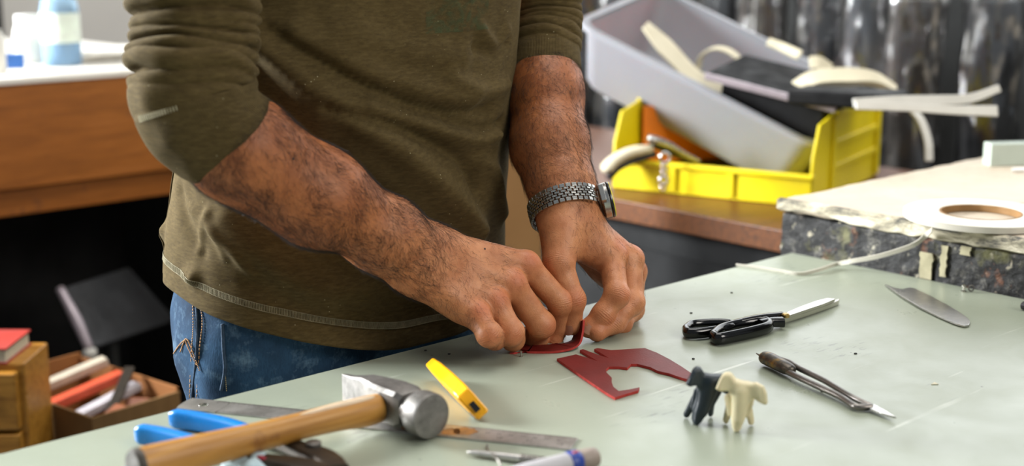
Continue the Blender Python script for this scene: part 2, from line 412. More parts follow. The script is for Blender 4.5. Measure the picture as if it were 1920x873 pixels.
# joints ---------------------------------------------------------------------
HA = dict(  # his right hand (nearer the camera)
    W=P(797, 486, 1.278),
    index=[P(985, 497, 1.325), P(1050, 566, 1.330), P(1046, 610, 1.343), P(1038, 634, 1.343)],
    middle=[P(958, 533, 1.305), P(1014, 608, 1.312), P(1004, 634, 1.334), P(992, 630, 1.352)],
    ring=[P(926, 566, 1.288), P(957, 622, 1.276), P(962, 634, 1.302), P(968, 625, 1.326)],
    pinky=[P(893, 590, 1.270), P(917, 626, 1.252), P(928, 633, 1.274), P(938, 628, 1.296)],
    thumb=[P(890, 500, 1.345), P(965, 560, 1.372), P(1015, 602, 1.372), P(1042, 628, 1.366)])
HB = dict(  # his left hand
    W=P(1066, 405, 1.400),
    index=[P(1146, 483, 1.388), P(1156, 553, 1.352), P(1130, 588, 1.346), P(1104, 615, 1.343)],
    middle=[P(1180, 488, 1.405), P(1183, 566, 1.378), P(1152, 602, 1.356), P(1120, 622, 1.340)],
    ring=[P(1187, 510, 1.432), P(1184, 578, 1.405), P(1164, 604, 1.380), P(1142, 613, 1.362)],
    pinky=[P(1180, 530, 1.452), P(1176, 582, 1.428), P(1160, 600, 1.406), P(1145, 606, 1.390)],
    thumb=[P(1052, 436, 1.372), P(1048, 492, 1.350), P(1072, 562, 1.337), P(1073, 608, 1.341)])
RAD = dict(index=(.0134, .0120, .0106, .0090), middle=(.0138, .0128, .0108, .0090), ring=(.0132, .0122, .0106, .0088),
           pinky=(.0120, .0112, .0098, .0082), thumb=(.0155, .0138, .0128, .0098))
creases = []     # (joint, axis dir, dorsal dir, radius)
def hand(g, H, lat, pn):
    """returns the distance field of a hand: palm + five fingers"""
    W = H['W']; palm = g.new()
    mc = [H[k][0] for k in ('index', 'middle', 'ring', 'pinky')]
    for i, m in enumerate(mc):
        s_ = (-.017, -.006, .006, .016)[i]
        g.capsule(palm, W + lat*s_ + pn*.001, m, (.0200, .0205, .0205, .0195)[i], (.0135, .0140, .0132, .0122)[i], .008)
        g.capsule(palm, W*.35 + m*.65 + pn*.010 , m*.92 + W*.08 + pn*.009, .0125, .0095, .012)
    # thenar and hypothenar pads
    th = H['thumb']
    g.capsule(palm, W - lat*.012 + pn*.008, th[0], .0190, .0185, .014)
    g.capsule(palm, th[0], th[1], .0185, .0145, .014)
    g.capsule(palm, W + lat*.014 + pn*.010, mc[3]*.75 + W*.25 + pn*.010, .0175, .0140, .012)
    # web between thumb and index
    g.capsule(palm, th[0]*.45 + th[1]*.55, mc[0]*.70 + W*.30 + pn*.008, .0095, .0095, .016)
    # knuckles
    for i, m in enumerate(mc): g.capsule(palm, m - pn*.0035, m - pn*.0035, (.0118, .0122, .0114, .0104)[i], (.0118, .0122, .0114, .0104)[i], .006)
    fing = g.new()
    for k in ('index', 'middle', 'ring', 'pinky', 'thumb'):
        c = H[k]; r = RAD[k]; one = g.new()
        for i in range(3): g.capsule(one, c[i], c[i+1], r[i], r[i+1], .004)
        for i in (1, 2):          # joint swelling, dorsal side
            bis = norm(norm(c[i]-c[i-1]) - norm(c[i+1]-c[i])); ax_ = norm(norm(c[i]-c[i-1]) + norm(c[i+1]-c[i]))
            g.capsule(one, c[i]+bis*.0016, c[i]+bis*.0016, r[i]*1.0, r[i]*1.0, .005)
            creases.append((c[i], ax_, bis, r[i]))
        pad = norm(norm(c[2]-c[1]) - norm(c[3]-c[2]))
        g.capsule(one, c[3]-pad*.0008, c[3]-pad*.0008, r[3]*1.02, r[3]*1.02, .004)
        mid = (c[0]+c[1])/2       # soft flesh on the underside of the first phalanx
        g.union(fing, one, .0012)
    g.union(palm, fing, .0060)
    return palm
# right arm
lat = norm(HA['pinky'][0]-HA['index'][0]); dirA = norm((HA['middle'][0]+HA['ring'][0])/2-HA['W'])
pnA = norm(np.cross(dirA, lat)); pnA = pnA if pnA[1] > 0 else -pnA
FA = [P(392, 236, 1.180), P(450, 275, 1.188), P(600, 368, 1.222), P(722, 440, 1.254), HA['W']]
axA = axes_from(FA[4]-FA[0], lat)
pts = np.array(FA + [p for k in RAD for p in HA[k]]); lc = (pts-FA[0]) @ axA.T
gA = Grid(lc.min(0)-.055, lc.max(0)+np.array([.02, .03, .03]), .00135, FA[0], axA)
arm = gA.new()
gA.capsule(arm, FA[0], FA[1], .039, .0430, .02); gA.capsule(arm, FA[1], FA[2], .0435, .0405, .02)
gA.capsule(arm, FA[2], FA[3], .0400, .0325, .02)
gA.capsule(arm, FA[1]+lat*.012-pnA*.004, FA[2]+lat*.010, .034, .033, .02)
for s_ in (-1, 1): gA.capsule(arm, FA[3]+lat*.008*s_, FA[4]+lat*.0135*s_, .0285, .0208, .018)
gA.capsule(arm, FA[4]+lat*.013-pnA*.008-dirA*.012, FA[4]+lat*.013-pnA*.008-dirA*.012, .0155, .0155, .014)   # ulna head
hA = hand(gA, HA, lat, pnA); gA.union(arm, hA, .020)
vA, fA = gA.surface(arm); vA = relax(vA, fA, 2)
# left arm
latB = norm(HB['pinky'][0]-HB['index'][0]); dirB = norm((HB['middle'][0]+HB['ring'][0])/2-HB['W'])
pnB = norm(np.cross(dirB, latB)); pnB = pnB if pnB @ (HB['middle'][3]-HB['middle'][0]) > 0 else -pnB
FB = [P(1020, 70, 1.540), P(1021, 175, 1.495), P(1031, 275, 1.452), P(1052, 350, 1.418), HB['W']]
axB = axes_from(FB[4]-FB[0], np.array([1.0, 0, 0]))
ptsB = np.array(FB + [p for k in RAD for p in HB[k]]); lcB = (ptsB-FB[0]) @ axB.T
gB = Grid(lcB.min(0)-.05, lcB.max(0)+np.array([.02, .03, .03]), .00135, FB[0], axB)
armB = gB.new()
gB.capsule(armB, FB[0], FB[1], .036, .0385, .02); gB.capsule(armB, FB[1], FB[2], .0395, .0385, .02); gB.capsule(armB, FB[2], FB[3], .0385, .0310, .02)
wl = np.array([1.0, 0, 0])
for s_ in (-1, 1): gB.capsule(armB, FB[3]+wl*.006*s_, FB[4]+wl*.0095*s_, .0275, .0205, .018)
hB = hand(gB, HB, latB, pnB); gB.union(armB, hB, .020)
vB, fB = gB.surface(armB); vB = relax(vB, fB, 2)
# hidden upper body: torso, neck, head, upper arms (coarse)
FD = norm(np.array([.679, -.734, 0])); RD = np.array([-.734, -.679, 0])      # facing and his-right directions
TC = np.array([-.160, 1.435, 0])
def tc(z, r=0, f=0): return np.array([TC[0], TC[1], z]) + RD*r + FD*f
gT = Grid((-.62, 1.0, .86), (.35, 1.85, 1.86), .009); tor = gT.new()
for s_ in (-1, 1):
    gT.capsule(tor, tc(1.05, .06*s_), tc(1.25, .085*s_), .09, .10, .04); gT.capsule(tor, tc(1.25, .085*s_), tc(1.38, .13*s_), .095, .055, .05)
SHA = tc(1.40, .185); SHB = tc(1.40, -.185)
gT.capsule(tor, SHA, P(368, -20, 1.2), .046, .034, .02); gT.capsule(tor, P(368, -20, 1.2), P(368, 150, 1.18), .034, .033, .02); gT.capsule(tor, P(368, 150, 1.18), P(388, 228, 1.179), .033, .033, .02); gT.capsule(tor, SHB, P(965, -150, 1.548), .036, .027, .02); gT.capsule(tor, P(965, -150, 1.548), P(1016, -50, 1.554), .027, .027, .02); gT.capsule(tor, P(1016, -50, 1.554), FB[0], .027, .030, .02)
NK = tc(1.46, 0, .03); HD = tc(1.645, 0, .10)
gT.capsule(tor, tc(1.38), tc(1.54, 0, .055), .058, .055, .03)
gT.capsule(tor, HD, HD+FD*.02-np.array([0, 0, .05]), .083, .062, .03); gT.capsule(tor, HD-FD*.04+np.array([0, 0, .01]), HD-FD*.04, .08, .08, .03)
gT.capsule(tor, HD+FD*.085+np.array([0, 0, .0]), HD+FD*.106-np.array([0, 0, .035]), .010, .015, .012)       # nose
gT.capsule(tor, HD+FD*.082-np.array([0, 0, .068])+RD*.018, HD+FD*.082-np.array([0, 0, .068])-RD*.018, .010, .010, .006)
gT.capsule(tor, HD+FD*.062-np.array([0, 0, .105]), HD+FD*.062-np.array([0, 0, .105]), .028, .028, .02)
for s_ in (-1, 1): gT.capsule(tor, HD+RD*.082*s_+np.array([0, 0, .012]), HD+RD*.083*s_-np.array([0, 0, .03]), .016, .011, .006, (RD, 1.8))
vT, fT = gT.surface(tor); vT = relax(vT, fT, 2)

V = np.vstack([vA, vB, vT]); F = np.vstack([fA, fB+len(vA), fT+len(vA)+len(vB)])
cs = np.zeros(len(V)); cw = np.zeros(len(V)); red = np.zeros(len(V))
for (j, ax_, bis, r) in creases:
    d = V-j; m = np.where(np.linalg.norm(d, axis=1) < r*2.2)[0]; dd = d[m]; s_ = dd @ ax_; o = dd @ bis
    w = np.exp(-(s_/.0048)**2)*np.clip((o/r-.15)*1.5, 0, 1); up = w > cw[m]; cs[m[up]] = s_[up]; cw[m[up]] = w[up]
    rr = np.exp(-(np.linalg.norm(dd-bis*r, axis=1)/.010)**2); red[m] = np.maximum(red[m], rr*.8)
for H, n_ in ((HA, pnA), (HB, pnB)):
    for k in ('index', 'middle', 'ring', 'pinky'):
        red = np.maximum(red, 1.0*np.exp(-(np.linalg.norm(V-(H[k][0]-n_*.012), axis=1)/.012)**2))
        red = np.maximum(red, .9*np.exp(-(np.linalg.norm(V-H[k][3], axis=1)/.012)**2))
    red = np.maximum(red, .8*np.exp(-(np.linalg.norm(V-H['thumb'][1], axis=1)/.014)**2))
# how far up the forearm a point lies (0 at knuckles, 1 at elbow): the forearm is more tanned than the hand
def along(v, H, Fp):
    ax_ = norm(Fp[1]-H['W']); return np.clip(((v-H['W']) @ ax_)/.16, -.4, 1)
tan_ = np.concatenate([along(vA, HA, FA), along(vB, HB, FB), np.ones(len(vT))])
pm = mesh('person', V, F, 180)
for nm, arr in (('crease_s', cs), ('crease_w', cw), ('redness', red), ('tan', tan_)):
    at = pm.attributes.new(nm, 'FLOAT', 'POINT'); at.data.foreach_set('value', arr.astype(np.float32))
def skin_material():
    s = NT('skin')
    def attr(n): a = s.n('ShaderNodeAttribute'); a.attribute_name = n; return a.outputs['Fac']
    blot = s.noise(55, 4, 0.6); pore = s.noise(900, 2, 0.6)
    c = s.ramp(blot, [(0.3, hexc('#ad6c44')), (0.7, hexc('#ca8a5e'))])
    tn = s.ramp(attr('tan'), [(0.0, 0.0), (0.75, 0.85)])
    c = s.mix(tn, c, s.ramp(blot, [(0.3, hexc('#84471f')), (0.7, hexc('#a35e2e'))]))
    c = s.mix(s.mix(1.0, s.ramp(attr('redness'), [(0.1, 0.0), (1.0, 0.75)]), (1, 1, 1, 1), 'MULTIPLY'), c, hexc('#bd6842'))
    c = s.mix(s.ramp(s.noise(420, 2), [(0.62, 0.0), (0.72, 0.25)]), c, hexc('#7a4426'))
    # creases over the joints
    mth = s.n('ShaderNodeMath', operation='MULTIPLY'); s.l(attr('crease_s'), mth.inputs[0]); mth.inputs[1].default_value = 2*math.pi/.0021
    wob = s.n('ShaderNodeMath', operation='MULTIPLY_ADD'); s.l(s.noise(160, 2), wob.inputs[0]); wob.inputs[1].default_value = 9.0; s.l(mth.outputs[0], wob.inputs[2])
    sn = s.n('ShaderNodeMath', operation='SINE'); s.l(wob.outputs[0], sn.inputs[0])
    cr = s.n('ShaderNodeMath', operation='MULTIPLY'); s.l(sn.outputs[0], cr.inputs[0]); s.l(attr('crease_w'), cr.inputs[1])
    s.set(Base_Color=c, Roughness=s.ramp(blot, [(0.3, 0.52), (0.7, 0.42)]), Specular_IOR_Level=0.45, Subsurface_Weight=0.07, Subsurface_Radius=(0.008, 0.003, 0.0015), Subsurface_Scale=0.6)
    b1 = s.bump(cr.outputs[0], 0.26, 0.0006)
    vo = s.n('ShaderNodeTexVoronoi', feature='DISTANCE_TO_EDGE'); vo.inputs['Scale'].default_value = 620; s.l(s.co(), vo.inputs['Vector'])
    b2 = s.bump(s.ramp(vo.outputs['Distance'], [(0.0, 0.0), (0.25, 1.0)]), 0.22, 0.0004, b1)
    b3 = s.bump(s.noise(120, 4, 0.6), 0.5, 0.0012, b2)
    s.bump(pore, 0.15, 0.0003, b3)
    return s.m
M['skin'] = skin_material()
man = obj('person', pm, M['skin'])
tag(man, 'man in olive long-sleeved shirt and blue jeans bending red leather with both hands', 'person')

# ------------------------------------------------------------------ arm hair
def hairs(v, f, sel_w, flow, count, seed, lo=.006, hi=.014):
    rg = np.random.RandomState(seed); nr = vnormals(v, f); pr = sel_w/sel_w.sum(); ids = rg.choice(len(v), count, p=pr)
    out = MB(); vv = []; ff = []
    for i in ids:
        n = nr[i]; fl_ = flow(v[i]); t = fl_-n*(fl_ @ n); t /= np.linalg.norm(t)+1e-9; bt = np.cross(n, t)
        cl = float(vnoise(v[i]*45)); a = cl*1.1 + rg.normal(0, .5); t2 = t*math.cos(a)+bt*math.sin(a); L = rg.uniform(lo, hi); cu = rg.normal(0, .5)
        p0 = v[i]+nr[i]*-.0002 + (rg.rand(3)-.5)*.0012; base = len(vv); lift = rg.uniform(.15, .55); bt2 = np.cross(n, t2)
        for k in range(4):
            u = k/3; p = p0 + t2*L*u + n*L*lift*u*(1-.65*u) + bt2*cu*L*u*u*.5; r = .00008*(1-.72*u)
            for q in range(3): an = q*2.094; vv.append(p + r*(bt2*math.cos(an)+n*math.sin(an)))
        for k in range(3):
            for q in range(3): ff.append((base+k*3+q, base+k*3+(q+1) % 3, base+k*3+3+(q+1) % 3, base+k*3+3+q))
    return vv, ff
M['hair'] = mat('dark_arm_hair', '#1c120c', 0.45, var=0.2, scale=50, bump=0)
axw = FA[4]-FA[1]; tA = ((vA-FA[1]) @ axw)/(axw @ axw)
nA = vnormals(vA, fA)
wA = np.where(tA < 1.02, 1.0, np.clip(1.0-(tA-1.02)/.42, 0, 1)*.40)*(tA > -.12)*(tA < 1.5)
wA = wA*(0.4+1.1*(vnoise(vA*38) > -.25))*np.where(nA @ pnA > .75, .25, 1.0)
hv, hf = hairs(vA, fA, wA, lambda p: norm(axw)*.8 + np.array([0, 0, -.75]), 17000, 3)
ho = obj('arm_hair', mesh('arm_hair', hv, hf, 180), M['hair'], man); ho['kind'] = 'stuff'; ho['label'] = 'dark hair on the nearer forearm'
axv = FB[4]-FB[1]; tB = ((vB-FB[1]) @ axv)/(axv @ axv)
wB = np.where(tB < .95, 1.0, np.clip(1.0-(tB-.95)/.6, 0, 1)*.35)*(tB > -.2)*(tB < 1.5)*(.4+1.1*(vnoise(vB*38) > -.25))
hv, hf = hairs(vB, fB, wB, lambda p: norm(axv)*.9 + np.array([.3, 0, 0]), 10000, 4)
ho = obj('arm_hair', mesh('arm_hair_b', hv, hf, 180), M['hair'], man); ho['kind'] = 'stuff'; ho['label'] = 'dark hair on the arm with the watch'
M['mole'] = mat('mole', '#3a1f14', 0.6, bump=0)
def on_surface(v, nrm, px):           # visible surface vertex nearest to a spot
    q = proj(v); d = np.linalg.norm(q-np.array(px), axis=1) + np.where((nrm[:, 1] < .2), 0, 1e4); i = np.argsort(d)[:6]
    return i[np.argmin(v[i, 1])]
nB = vnormals(vB, fB)
for px, r in (((552, 295), .0014), ((908, 466), .0012), ((603, 358), .0007)):
    i = on_surface(vA, nA, px); MB().lathe([(r*.3, .0005), (r*.8, .0003), (r, -.0006)][::-1], 10, vA[i], nA[i]).build('mole', M['mole'], man)

# ------------------------------------------------------------------ fingernails
M['nail'] = mat('fingernail', '#b98468', 0.3, var=0.15, scale=60, bump=0.05)
def nail(H, k, up=None, w=.0066, ln=.0095):
    c = H[k]; ax_ = norm(c[3]-c[2]); bis = norm(norm(c[2]-c[1]) - norm(c[3]-c[2])) if up is None else up
    bis = norm(bis-ax_*(bis @ ax_)); sd = np.cross(ax_, bis); r = RAD[k][3]*1.04; v = []; f = []; nu, nv = 9, 8
    for layer in (0, -.0011):
        for i in range(nu):
            t = i/(nu-1)
            for j in range(nv):
                s_ = (j/(nv-1)-.5)*2; th = s_*w/r*(1-.18*abs(2*t-1)**3); rr = r*(1.0-.10*max(0, t-.5)) + layer + .0006
                v.append(c[3] + ax_*(-.0035+ln*t - .0016*s_*s_*(t > .6)) + (bis*math.cos(th)+sd*math.sin(th))*rr)
    n1 = nu*nv
    for L_ in (0, 1):
        for i in range(nu-1):
            for j in range(nv-1):
                a = L_*n1+i*nv+j; q = (a, a+nv, a+nv+1, a+1); f.append(q if L_ == 0 else q[::-1])
    ring = [i*nv for i in range(nu)] + [(nu-1)*nv+j for j in range(1, nv)] + [i*nv+nv-1 for i in range(nu-2, -1, -1)] + [j for j in range(nv-2, 0, -1)]
    for a, b in zip(ring, ring[1:]+ring[:1]): f.append((a, b, b+n1, a+n1))
    o = obj('fingernail', mesh('fingernail', v, f, 60), M['nail'], man); return o
cdir = lambda p: norm(np.array([0, 0, CAMZ])-p)
nail(HB, 'thumb', norm(np.array([-.55, -.75, .25])), .0072, .0115)
nail(HB, 'index', norm(np.array([.35, -.65, .65])))
for k in ('index', 'middle', 'ring', 'pinky'): nail(HA, k)
nail(HA, 'thumb', np.array([0, .9, .2]))

# ------------------------------------------------------------------ shirt
def knit(name, rib=False):
    s = NT(name)
    big = s.noise(9, 4, 0.6); fib = s.noise(420, 3, 0.7, 0, (0.35, 0.35, 1)); st = s.noise(280, 3, 0.6, 0, (0.3, 0.3, 1.4))
    c = s.ramp(big, [(0.3, hexc('#473a20')), (0.7, hexc('#54462a'))])
    c = s.mix(s.ramp(st, [(0.42, 0.0), (0.75, 0.34)]), c, hexc('#736340'))
    c = s.mix(s.ramp(fib, [(0.45, 0.0), (0.72, 0.45)]), c, hexc('#33291a'))
    vo = s.n('ShaderNodeTexVoronoi', feature='F1'); vo.inputs['Scale'].default_value = 150; s.l(s.co(), vo.inputs['Vector'])
    lint = s.mix(1.0, s.ramp(vo.outputs['Distance'], [(0.05, 1.0), (0.10, 0.0)]), s.ramp(s.noise(31, 2), [(0.56, 0.0), (0.62, 1.0)]), 'MULTIPLY')
    c = s.mix(lint, c, hexc('#a89f7f'))
    s.set(Base_Color=c, Roughness=0.92, Specular_IOR_Level=0.15, Sheen_Weight=0.10, Sheen_Roughness=0.45, Sheen_Tint=hexc('#b9b08e'))
    if rib:
        a = s.n('ShaderNodeAttribute'); a.attribute_name = 'phi'
        m_ = s.n('ShaderNodeMath', operation='MULTIPLY'); s.l(a.outputs['Fac'], m_.inputs[0]); m_.inputs[1].default_value = 150.0
        sn = s.n('ShaderNodeMath', operation='SINE'); s.l(m_.outputs[0], sn.inputs[0]); b = s.bump(sn.outputs[0], 0.5, 0.0009)
        s.bump(fib, 0.3, 0.0006, b)
    else:
        b = s.bump(st, 0.18, 0.0006); s.bump(fib, 0.35, 0.0006, b)
    return s.m
M['shirt'] = knit('olive_knit'); M['cuff'] = knit('olive_rib_knit', True)
M['thread'] = mat('pale_thread', '#8b8265', 0.85, var=0.3, scale=200, bump=0)
NPH, NZ = 420, 240
ph = np.linspace(-math.pi, math.pi, NPH, endpoint=False)
def hemz(p):
    t = np.clip((p-.05)/1.9, 0, 1); t = t*t*(3-2*t); u = np.clip((-p-.3)/1.6, 0, 1); u = u*u*(3-2*u)
    return .893 + .062*t + .05*u
tkeys = [(.84, -.186, 1.452, .186, .136), (.92, -.186, 1.454, .190, .140), (1.00, -.182, 1.454, .189, .138), (1.08, -.172, 1.448, .184, .133), (1.18, -.164, 1.438, .186, .130), (1.28, -.160, 1.432, .192, .130), (1.36, -.158, 1.430, .190, .115), (1.42, -.157, 1.432, .135, .085), (1.475, -.156, 1.436, .072, .070)]
tv = np.linspace(0, 1, NZ)
Zg = hemz(ph)[:, None] + (1.475-hemz(ph))[:, None]*tv[None, :]
K = smooth_key(tkeys, Zg.ravel()).reshape(NPH, NZ, 4)
def sup(a, b, p, e=2.35):
    c, s_ = np.cos(p), np.sin(p); return 1.0/((np.abs(c/b)**e + np.abs(s_/a)**e)**(1/e))
rr = sup(K[..., 2], K[..., 3], ph[:, None])
dirs = FD[None, :]*np.cos(ph)[:, None] + RD[None, :]*np.sin(ph)[:, None]
S = np.stack([K[..., 0], K[..., 1], Zg], -1) + dirs[:, None, :]*rr[..., None]
S0 = S.copy(); vis = (dirs[:, 1] < .15)
pS = proj(S0)
def to_shirt(px):
    d = np.linalg.norm(pS-np.array(px, float), axis=-1) + np.where(vis, 0, 1e4)[:, None]; i = np.unravel_index(np.argmin(d), d.shape); return S0[i]
disp = np.zeros((NPH, NZ))
folds = [  # polyline in the photo, width (m), height (m)
    ([(470, 60), (560, 130), (660, 215), (760, 290), (840, 370), (890, 430)], .016, .011),
    ([(470, 150), (560, 250), (650, 330), (740, 400), (800, 450)], .017, -.008),
    ([(500, 60), (590, 110), (690, 165), (780, 200), (860, 212), (915, 205)], .008, -.0065),
    ([(560, 60), (680, 130), (790, 170), (880, 190)], .014, .006),
    ([(620, 200), (720, 235), (810, 265), (870, 305), (893, 350)], .007, -.006),
    ([(700, 195), (800, 235), (890, 262), (930, 250)], .010, .006),
    ([(905, 55), (918, 75), (935, 85), (952, 60)], .007, .0035), ([(895, 90), (925, 98), (955, 78)], .007, -.0035),
    ([(840, 225), (905, 240), (945, 228)], .006, -.005), ([(850, 150), (905, 170), (950, 160)], .009, .005),
    ([(900, 300), (930, 330), (940, 400)], .010, .005), ([(640, 60), (760, 95), (860, 110)], .016, .004),
    ([(345, 340), (365, 395), (420, 450), (472, 512)], .006, .0028), ([(335, 360), (352, 420), (380, 470)], .009, -.003),
    ([(395, 395), (378, 440), (372, 470)], .006, .002), ([(395, 400), (410, 440), (425, 480)], .006, .002),
    ([(310, 430), (335, 480), (365, 520)], .008, .005), ([(420, 420), (520, 510), (600, 545), (680, 545)], .018, .005),
    ([(480, 520), (560, 575), (650, 600), (740, 595), (830, 560)], .016, -.004), ([(740, 500), (800, 540), (850, 590)], .012, .005)]
for (pl, w, h) in folds:
    c3 = crom([to_shirt(q) for q in pl], 36); m = np.full((NPH, NZ), 1e9)
    for k, q in enumerate(c3): m = np.minimum(m, ((S0-q)**2).sum(-1))
    disp += 1.45*h*np.exp(-m/(w*w))
nz_ = vnoise(S0*np.array([22, 22, 14])) ; nz2 = vnoise(S0*np.array([55, 55, 40])+5)
disp += .0028*nz_ + .0009*nz2
S = S + dirs[:, None, :]*disp[..., None]
fs = []
gi = np.arange(NPH*NZ).reshape(NPH, NZ); a = gi[:, :-1]; b = np.roll(gi, -1, 0)[:, :-1]; c_ = np.roll(gi, -1, 0)[:, 1:]; d_ = gi[:, 1:]
fs = np.stack([a, b, c_, d_], -1).reshape(-1, 4)
# turn the hem under so that the cloth has an edge
inner = S[:, 0] - dirs*.0022; inner2 = inner + np.array([0, 0, .02])
nb = NPH*NZ; i0 = gi[:, 0]; i1 = nb+np.arange(NPH); i2 = nb+NPH+np.arange(NPH)
fh = np.vstack([np.stack([i1, np.roll(i1, -1), np.roll(i0, -1), i0], -1), np.stack([i2, np.roll(i2, -1), np.roll(i1, -1), i1], -1)])
shirt = obj('shirt', mesh('shirt', np.vstack([S.reshape(-1, 3), inner, inner2]), np.vstack([fs, fh]), 180), M['shirt'], man)
shirt['label'] = 'olive green long-sleeved knit shirt with pushed-up sleeves'
def surf(p, dz):                      # point on the shirt at angle p, dz above the hem
    x = (p+math.pi)/(2*math.pi)*NPH; i = int(math.floor(x)); u = x-i; i %= NPH; j = (i+1) % NPH
    def col(q): t = dz/(1.475-float(hemz(ph[q])))*(NZ-1); k = int(t); w = t-k; return S[q, k]*(1-w)+S[q, k+1]*w
    return col(i)*(1-u)+col(j)*u + (FD*math.cos(p)+RD*math.sin(p))*.0006
hs = MB(); n_ = 560
for i in range(n_):
    p0 = -2.2+4.6*i/n_; p1 = -2.2+4.6*(i+.85)/n_; pm_ = (p0+p1)/2
    for dz in (.0215, .0275): hs.tube([surf(p0, dz), surf(p1, dz)], .00042, 4)
    hs.tube([surf(p0, .0215), surf(pm_, .0275)], .0004, 4)
o = hs.build('hem_stitching', M['thread'], shirt); o['kind'] = 'stuff'
# side seam
sm_ = MB()
for ofs in (0,):
    pts_ = [surf(1.95+.05*math.sin(z*20)+ofs, z) for z in np.linspace(.004, .25, 40)]; sm_.tube(pts_, .0011, 6)
sm_.build('side_seam', M['shirt'], shirt)
# faded green print high on the chest
def print_mat():
    s = NT('chest_print'); a = s.noise(46, 4, 0.7, 1.2); s.set(Base_Color=s.ramp(a, [(0.4, hexc('#4a4a2c')), (0.6, hexc('#3c5433'))]), Roughness=0.85)
    s.set(Alpha=s.ramp(a, [(0.44, 0.0), (0.56, 0.35)])); s.bump(a, 0.3, 0.0005); return s.m
M['print'] = print_mat()
ip = [np.unravel_index(np.argmin(np.linalg.norm(pS-np.array(q, float), axis=-1)+np.where(vis, 0, 1e4)[:, None]), pS.shape[:2]) for q in ((800, 2), (915, 2), (800, 52), (915, 52))]
ia, ib = min(q[0] for q in ip), max(q[0] for q in ip); ja, jb = min(q[1] for q in ip), max(q[1] for q in ip)+26
sub = S[ia:ib+1, ja:jb+1] + dirs[ia:ib+1, None, :]*.0005; g2 = np.arange(sub.shape[0]*sub.shape[1]).reshape(sub.shape[:2])
obj('chest_print', mesh('chest_print', sub.reshape(-1, 3), np.stack([g2[:-1, :-1], g2[1:, :-1], g2[1:, 1:], g2[:-1, 1:]], -1).reshape(-1, 4), 180), M['print'], shirt)

def sleeve(path, radk, foldk, cuff_at, seed, n=240, m=128, ribs=True, side=(0, -1, 0)):
    c = crom(path, n); s_ = np.concatenate([[0], np.cumsum(np.linalg.norm(np.diff(c, axis=0), axis=1))]); L = s_[-1]; u = s_/L
    tn = np.gradient(c, axis=0); tn /= np.linalg.norm(tn, axis=1)[:, None]
    a = np.asarray(side, float); A = []; B = []
    for i in range(n):
        a = a - tn[i]*(a @ tn[i]); a /= np.linalg.norm(a); A.append(a); B.append(np.cross(tn[i], a))
    A = np.array(A); B = np.array(B); th = np.linspace(-math.pi, math.pi, m, endpoint=False)
    r0 = np.interp(u, [k[0] for k in radk], [k[1] for k in radk]); r0 = np.convolve(np.pad(r0, 8, 'edge'), np.ones(17)/17, 'valid')
    U_, TH = np.meshgrid(s_, th, indexing='ij'); am = np.interp(u, [k[0] for k in foldk], [k[1] for k in foldk])[:, None]
    D0 = A[:, None, :]*np.cos(th)[None, :, None] + B[:, None, :]*np.sin(th)[None, :, None]
    P0 = c[:, None, :] + D0*r0[:, None, None]
    rg = np.random.RandomState(int(seed)); dsp = .0010*vnoise(P0*60+seed); best = np.full(U_.shape, -1.0); sk = L*.22
    while sk < L*.865:                 # one puffed ring of cloth after another, tilted and fading round the arm
        w = rg.uniform(.0046, .0070); ph0 = rg.uniform(-3.1, 3.1); tilt = rg.uniform(-.004, .004)
        cen = sk + tilt*np.cos(TH-ph0) + .0035*vnoise(np.stack([np.cos(TH)*1.4, np.sin(TH)*1.4, np.full_like(TH, sk*90)], -1)+seed)
        hk_ = (.80+.20*np.cos(TH-rg.uniform(-3.1, 3.1)))*(w/.0065)*(.85+.35*vnoise(np.stack([np.cos(TH)*2, np.sin(TH)*2, np.full_like(TH, sk*31)], -1)))
        d_ = np.clip(1-((U_-cen)/(w*1.06))**2, 0, 1); best = np.maximum(best, hk_*np.sqrt(d_)); sk += w*rg.uniform(1.65, 1.95)
    dsp = dsp + am*(np.maximum(best, -.1)-.6)
    Pn = c[:, None, :] + D0*(r0[:, None]+dsp)[..., None]
    return Pn, TH, s_, u, D0
def sleeve_objs(Pn, TH, u, D0, cut, nm):
    n, m = Pn.shape[:2]; ic = int(np.searchsorted(u, cut))
    for (i0_, i1_, name, mt) in ((0, ic+1, 'sleeve', M['shirt']), (ic, n, 'cuff', M['cuff'])):
        q = Pn[i0_:i1_]
        if name == 'cuff':            # thickness at the opening
            q = np.concatenate([q, (Pn[-1]-D0[-1]*.0018)[None], (Pn[-6]-D0[-6]*.0022)[None]], 0)
        k = q.shape[0]; g = np.arange(k*m).reshape(k, m); a = g[:-1]; b = g[1:]
        f = np.stack([a, np.roll(a, -1, 1), np.roll(b, -1, 1), b], -1).reshape(-1, 4)
        me = mesh(name, q.reshape(-1, 3), f, 180); at = me.attributes.new('phi', 'FLOAT', 'POINT'); at.data.foreach_set('value', np.tile(TH[0], k).astype(np.float32))
        o = obj(name, me, mt, shirt)
        bm = bmesh.new(); bm.from_mesh(me); bmesh.ops.recalc_face_normals(bm, faces=bm.faces); bm.to_mesh(me); bm.free(); finish(me, 180)
    return ic
pathA = [SHA+np.array([0, 0, .03]), P(366, -150, 1.235), P(366, -20, 1.2), P(366, 80, 1.188), P(364, 140, 1.180), P(366, 186, 1.177), P(396, 235, 1.179), P(449, 273, 1.189)]
PA, THA, sA, uA, DA = sleeve(pathA, [(0, .060), (.3, .061), (.5, .0570), (.70, .0545), (.80, .0545), (.88, .0540), (.94, .0500), (1, .0475)], [(0, .001), (.25, .005), (.34, .0120), (.81, .0120), (.84, .005), (.85, 0), (1, 0)], .845, 3.0)
icA = sleeve_objs(PA, THA, uA, DA, .845, 'a')
pathB = [SHB+np.array([0, 0, .03]), P(960, -150, 1.545), P(1012, -50, 1.552), P(1021, 30, 1.548), P(1020, 100, 1.526), P(1021, 160, 1.500)]
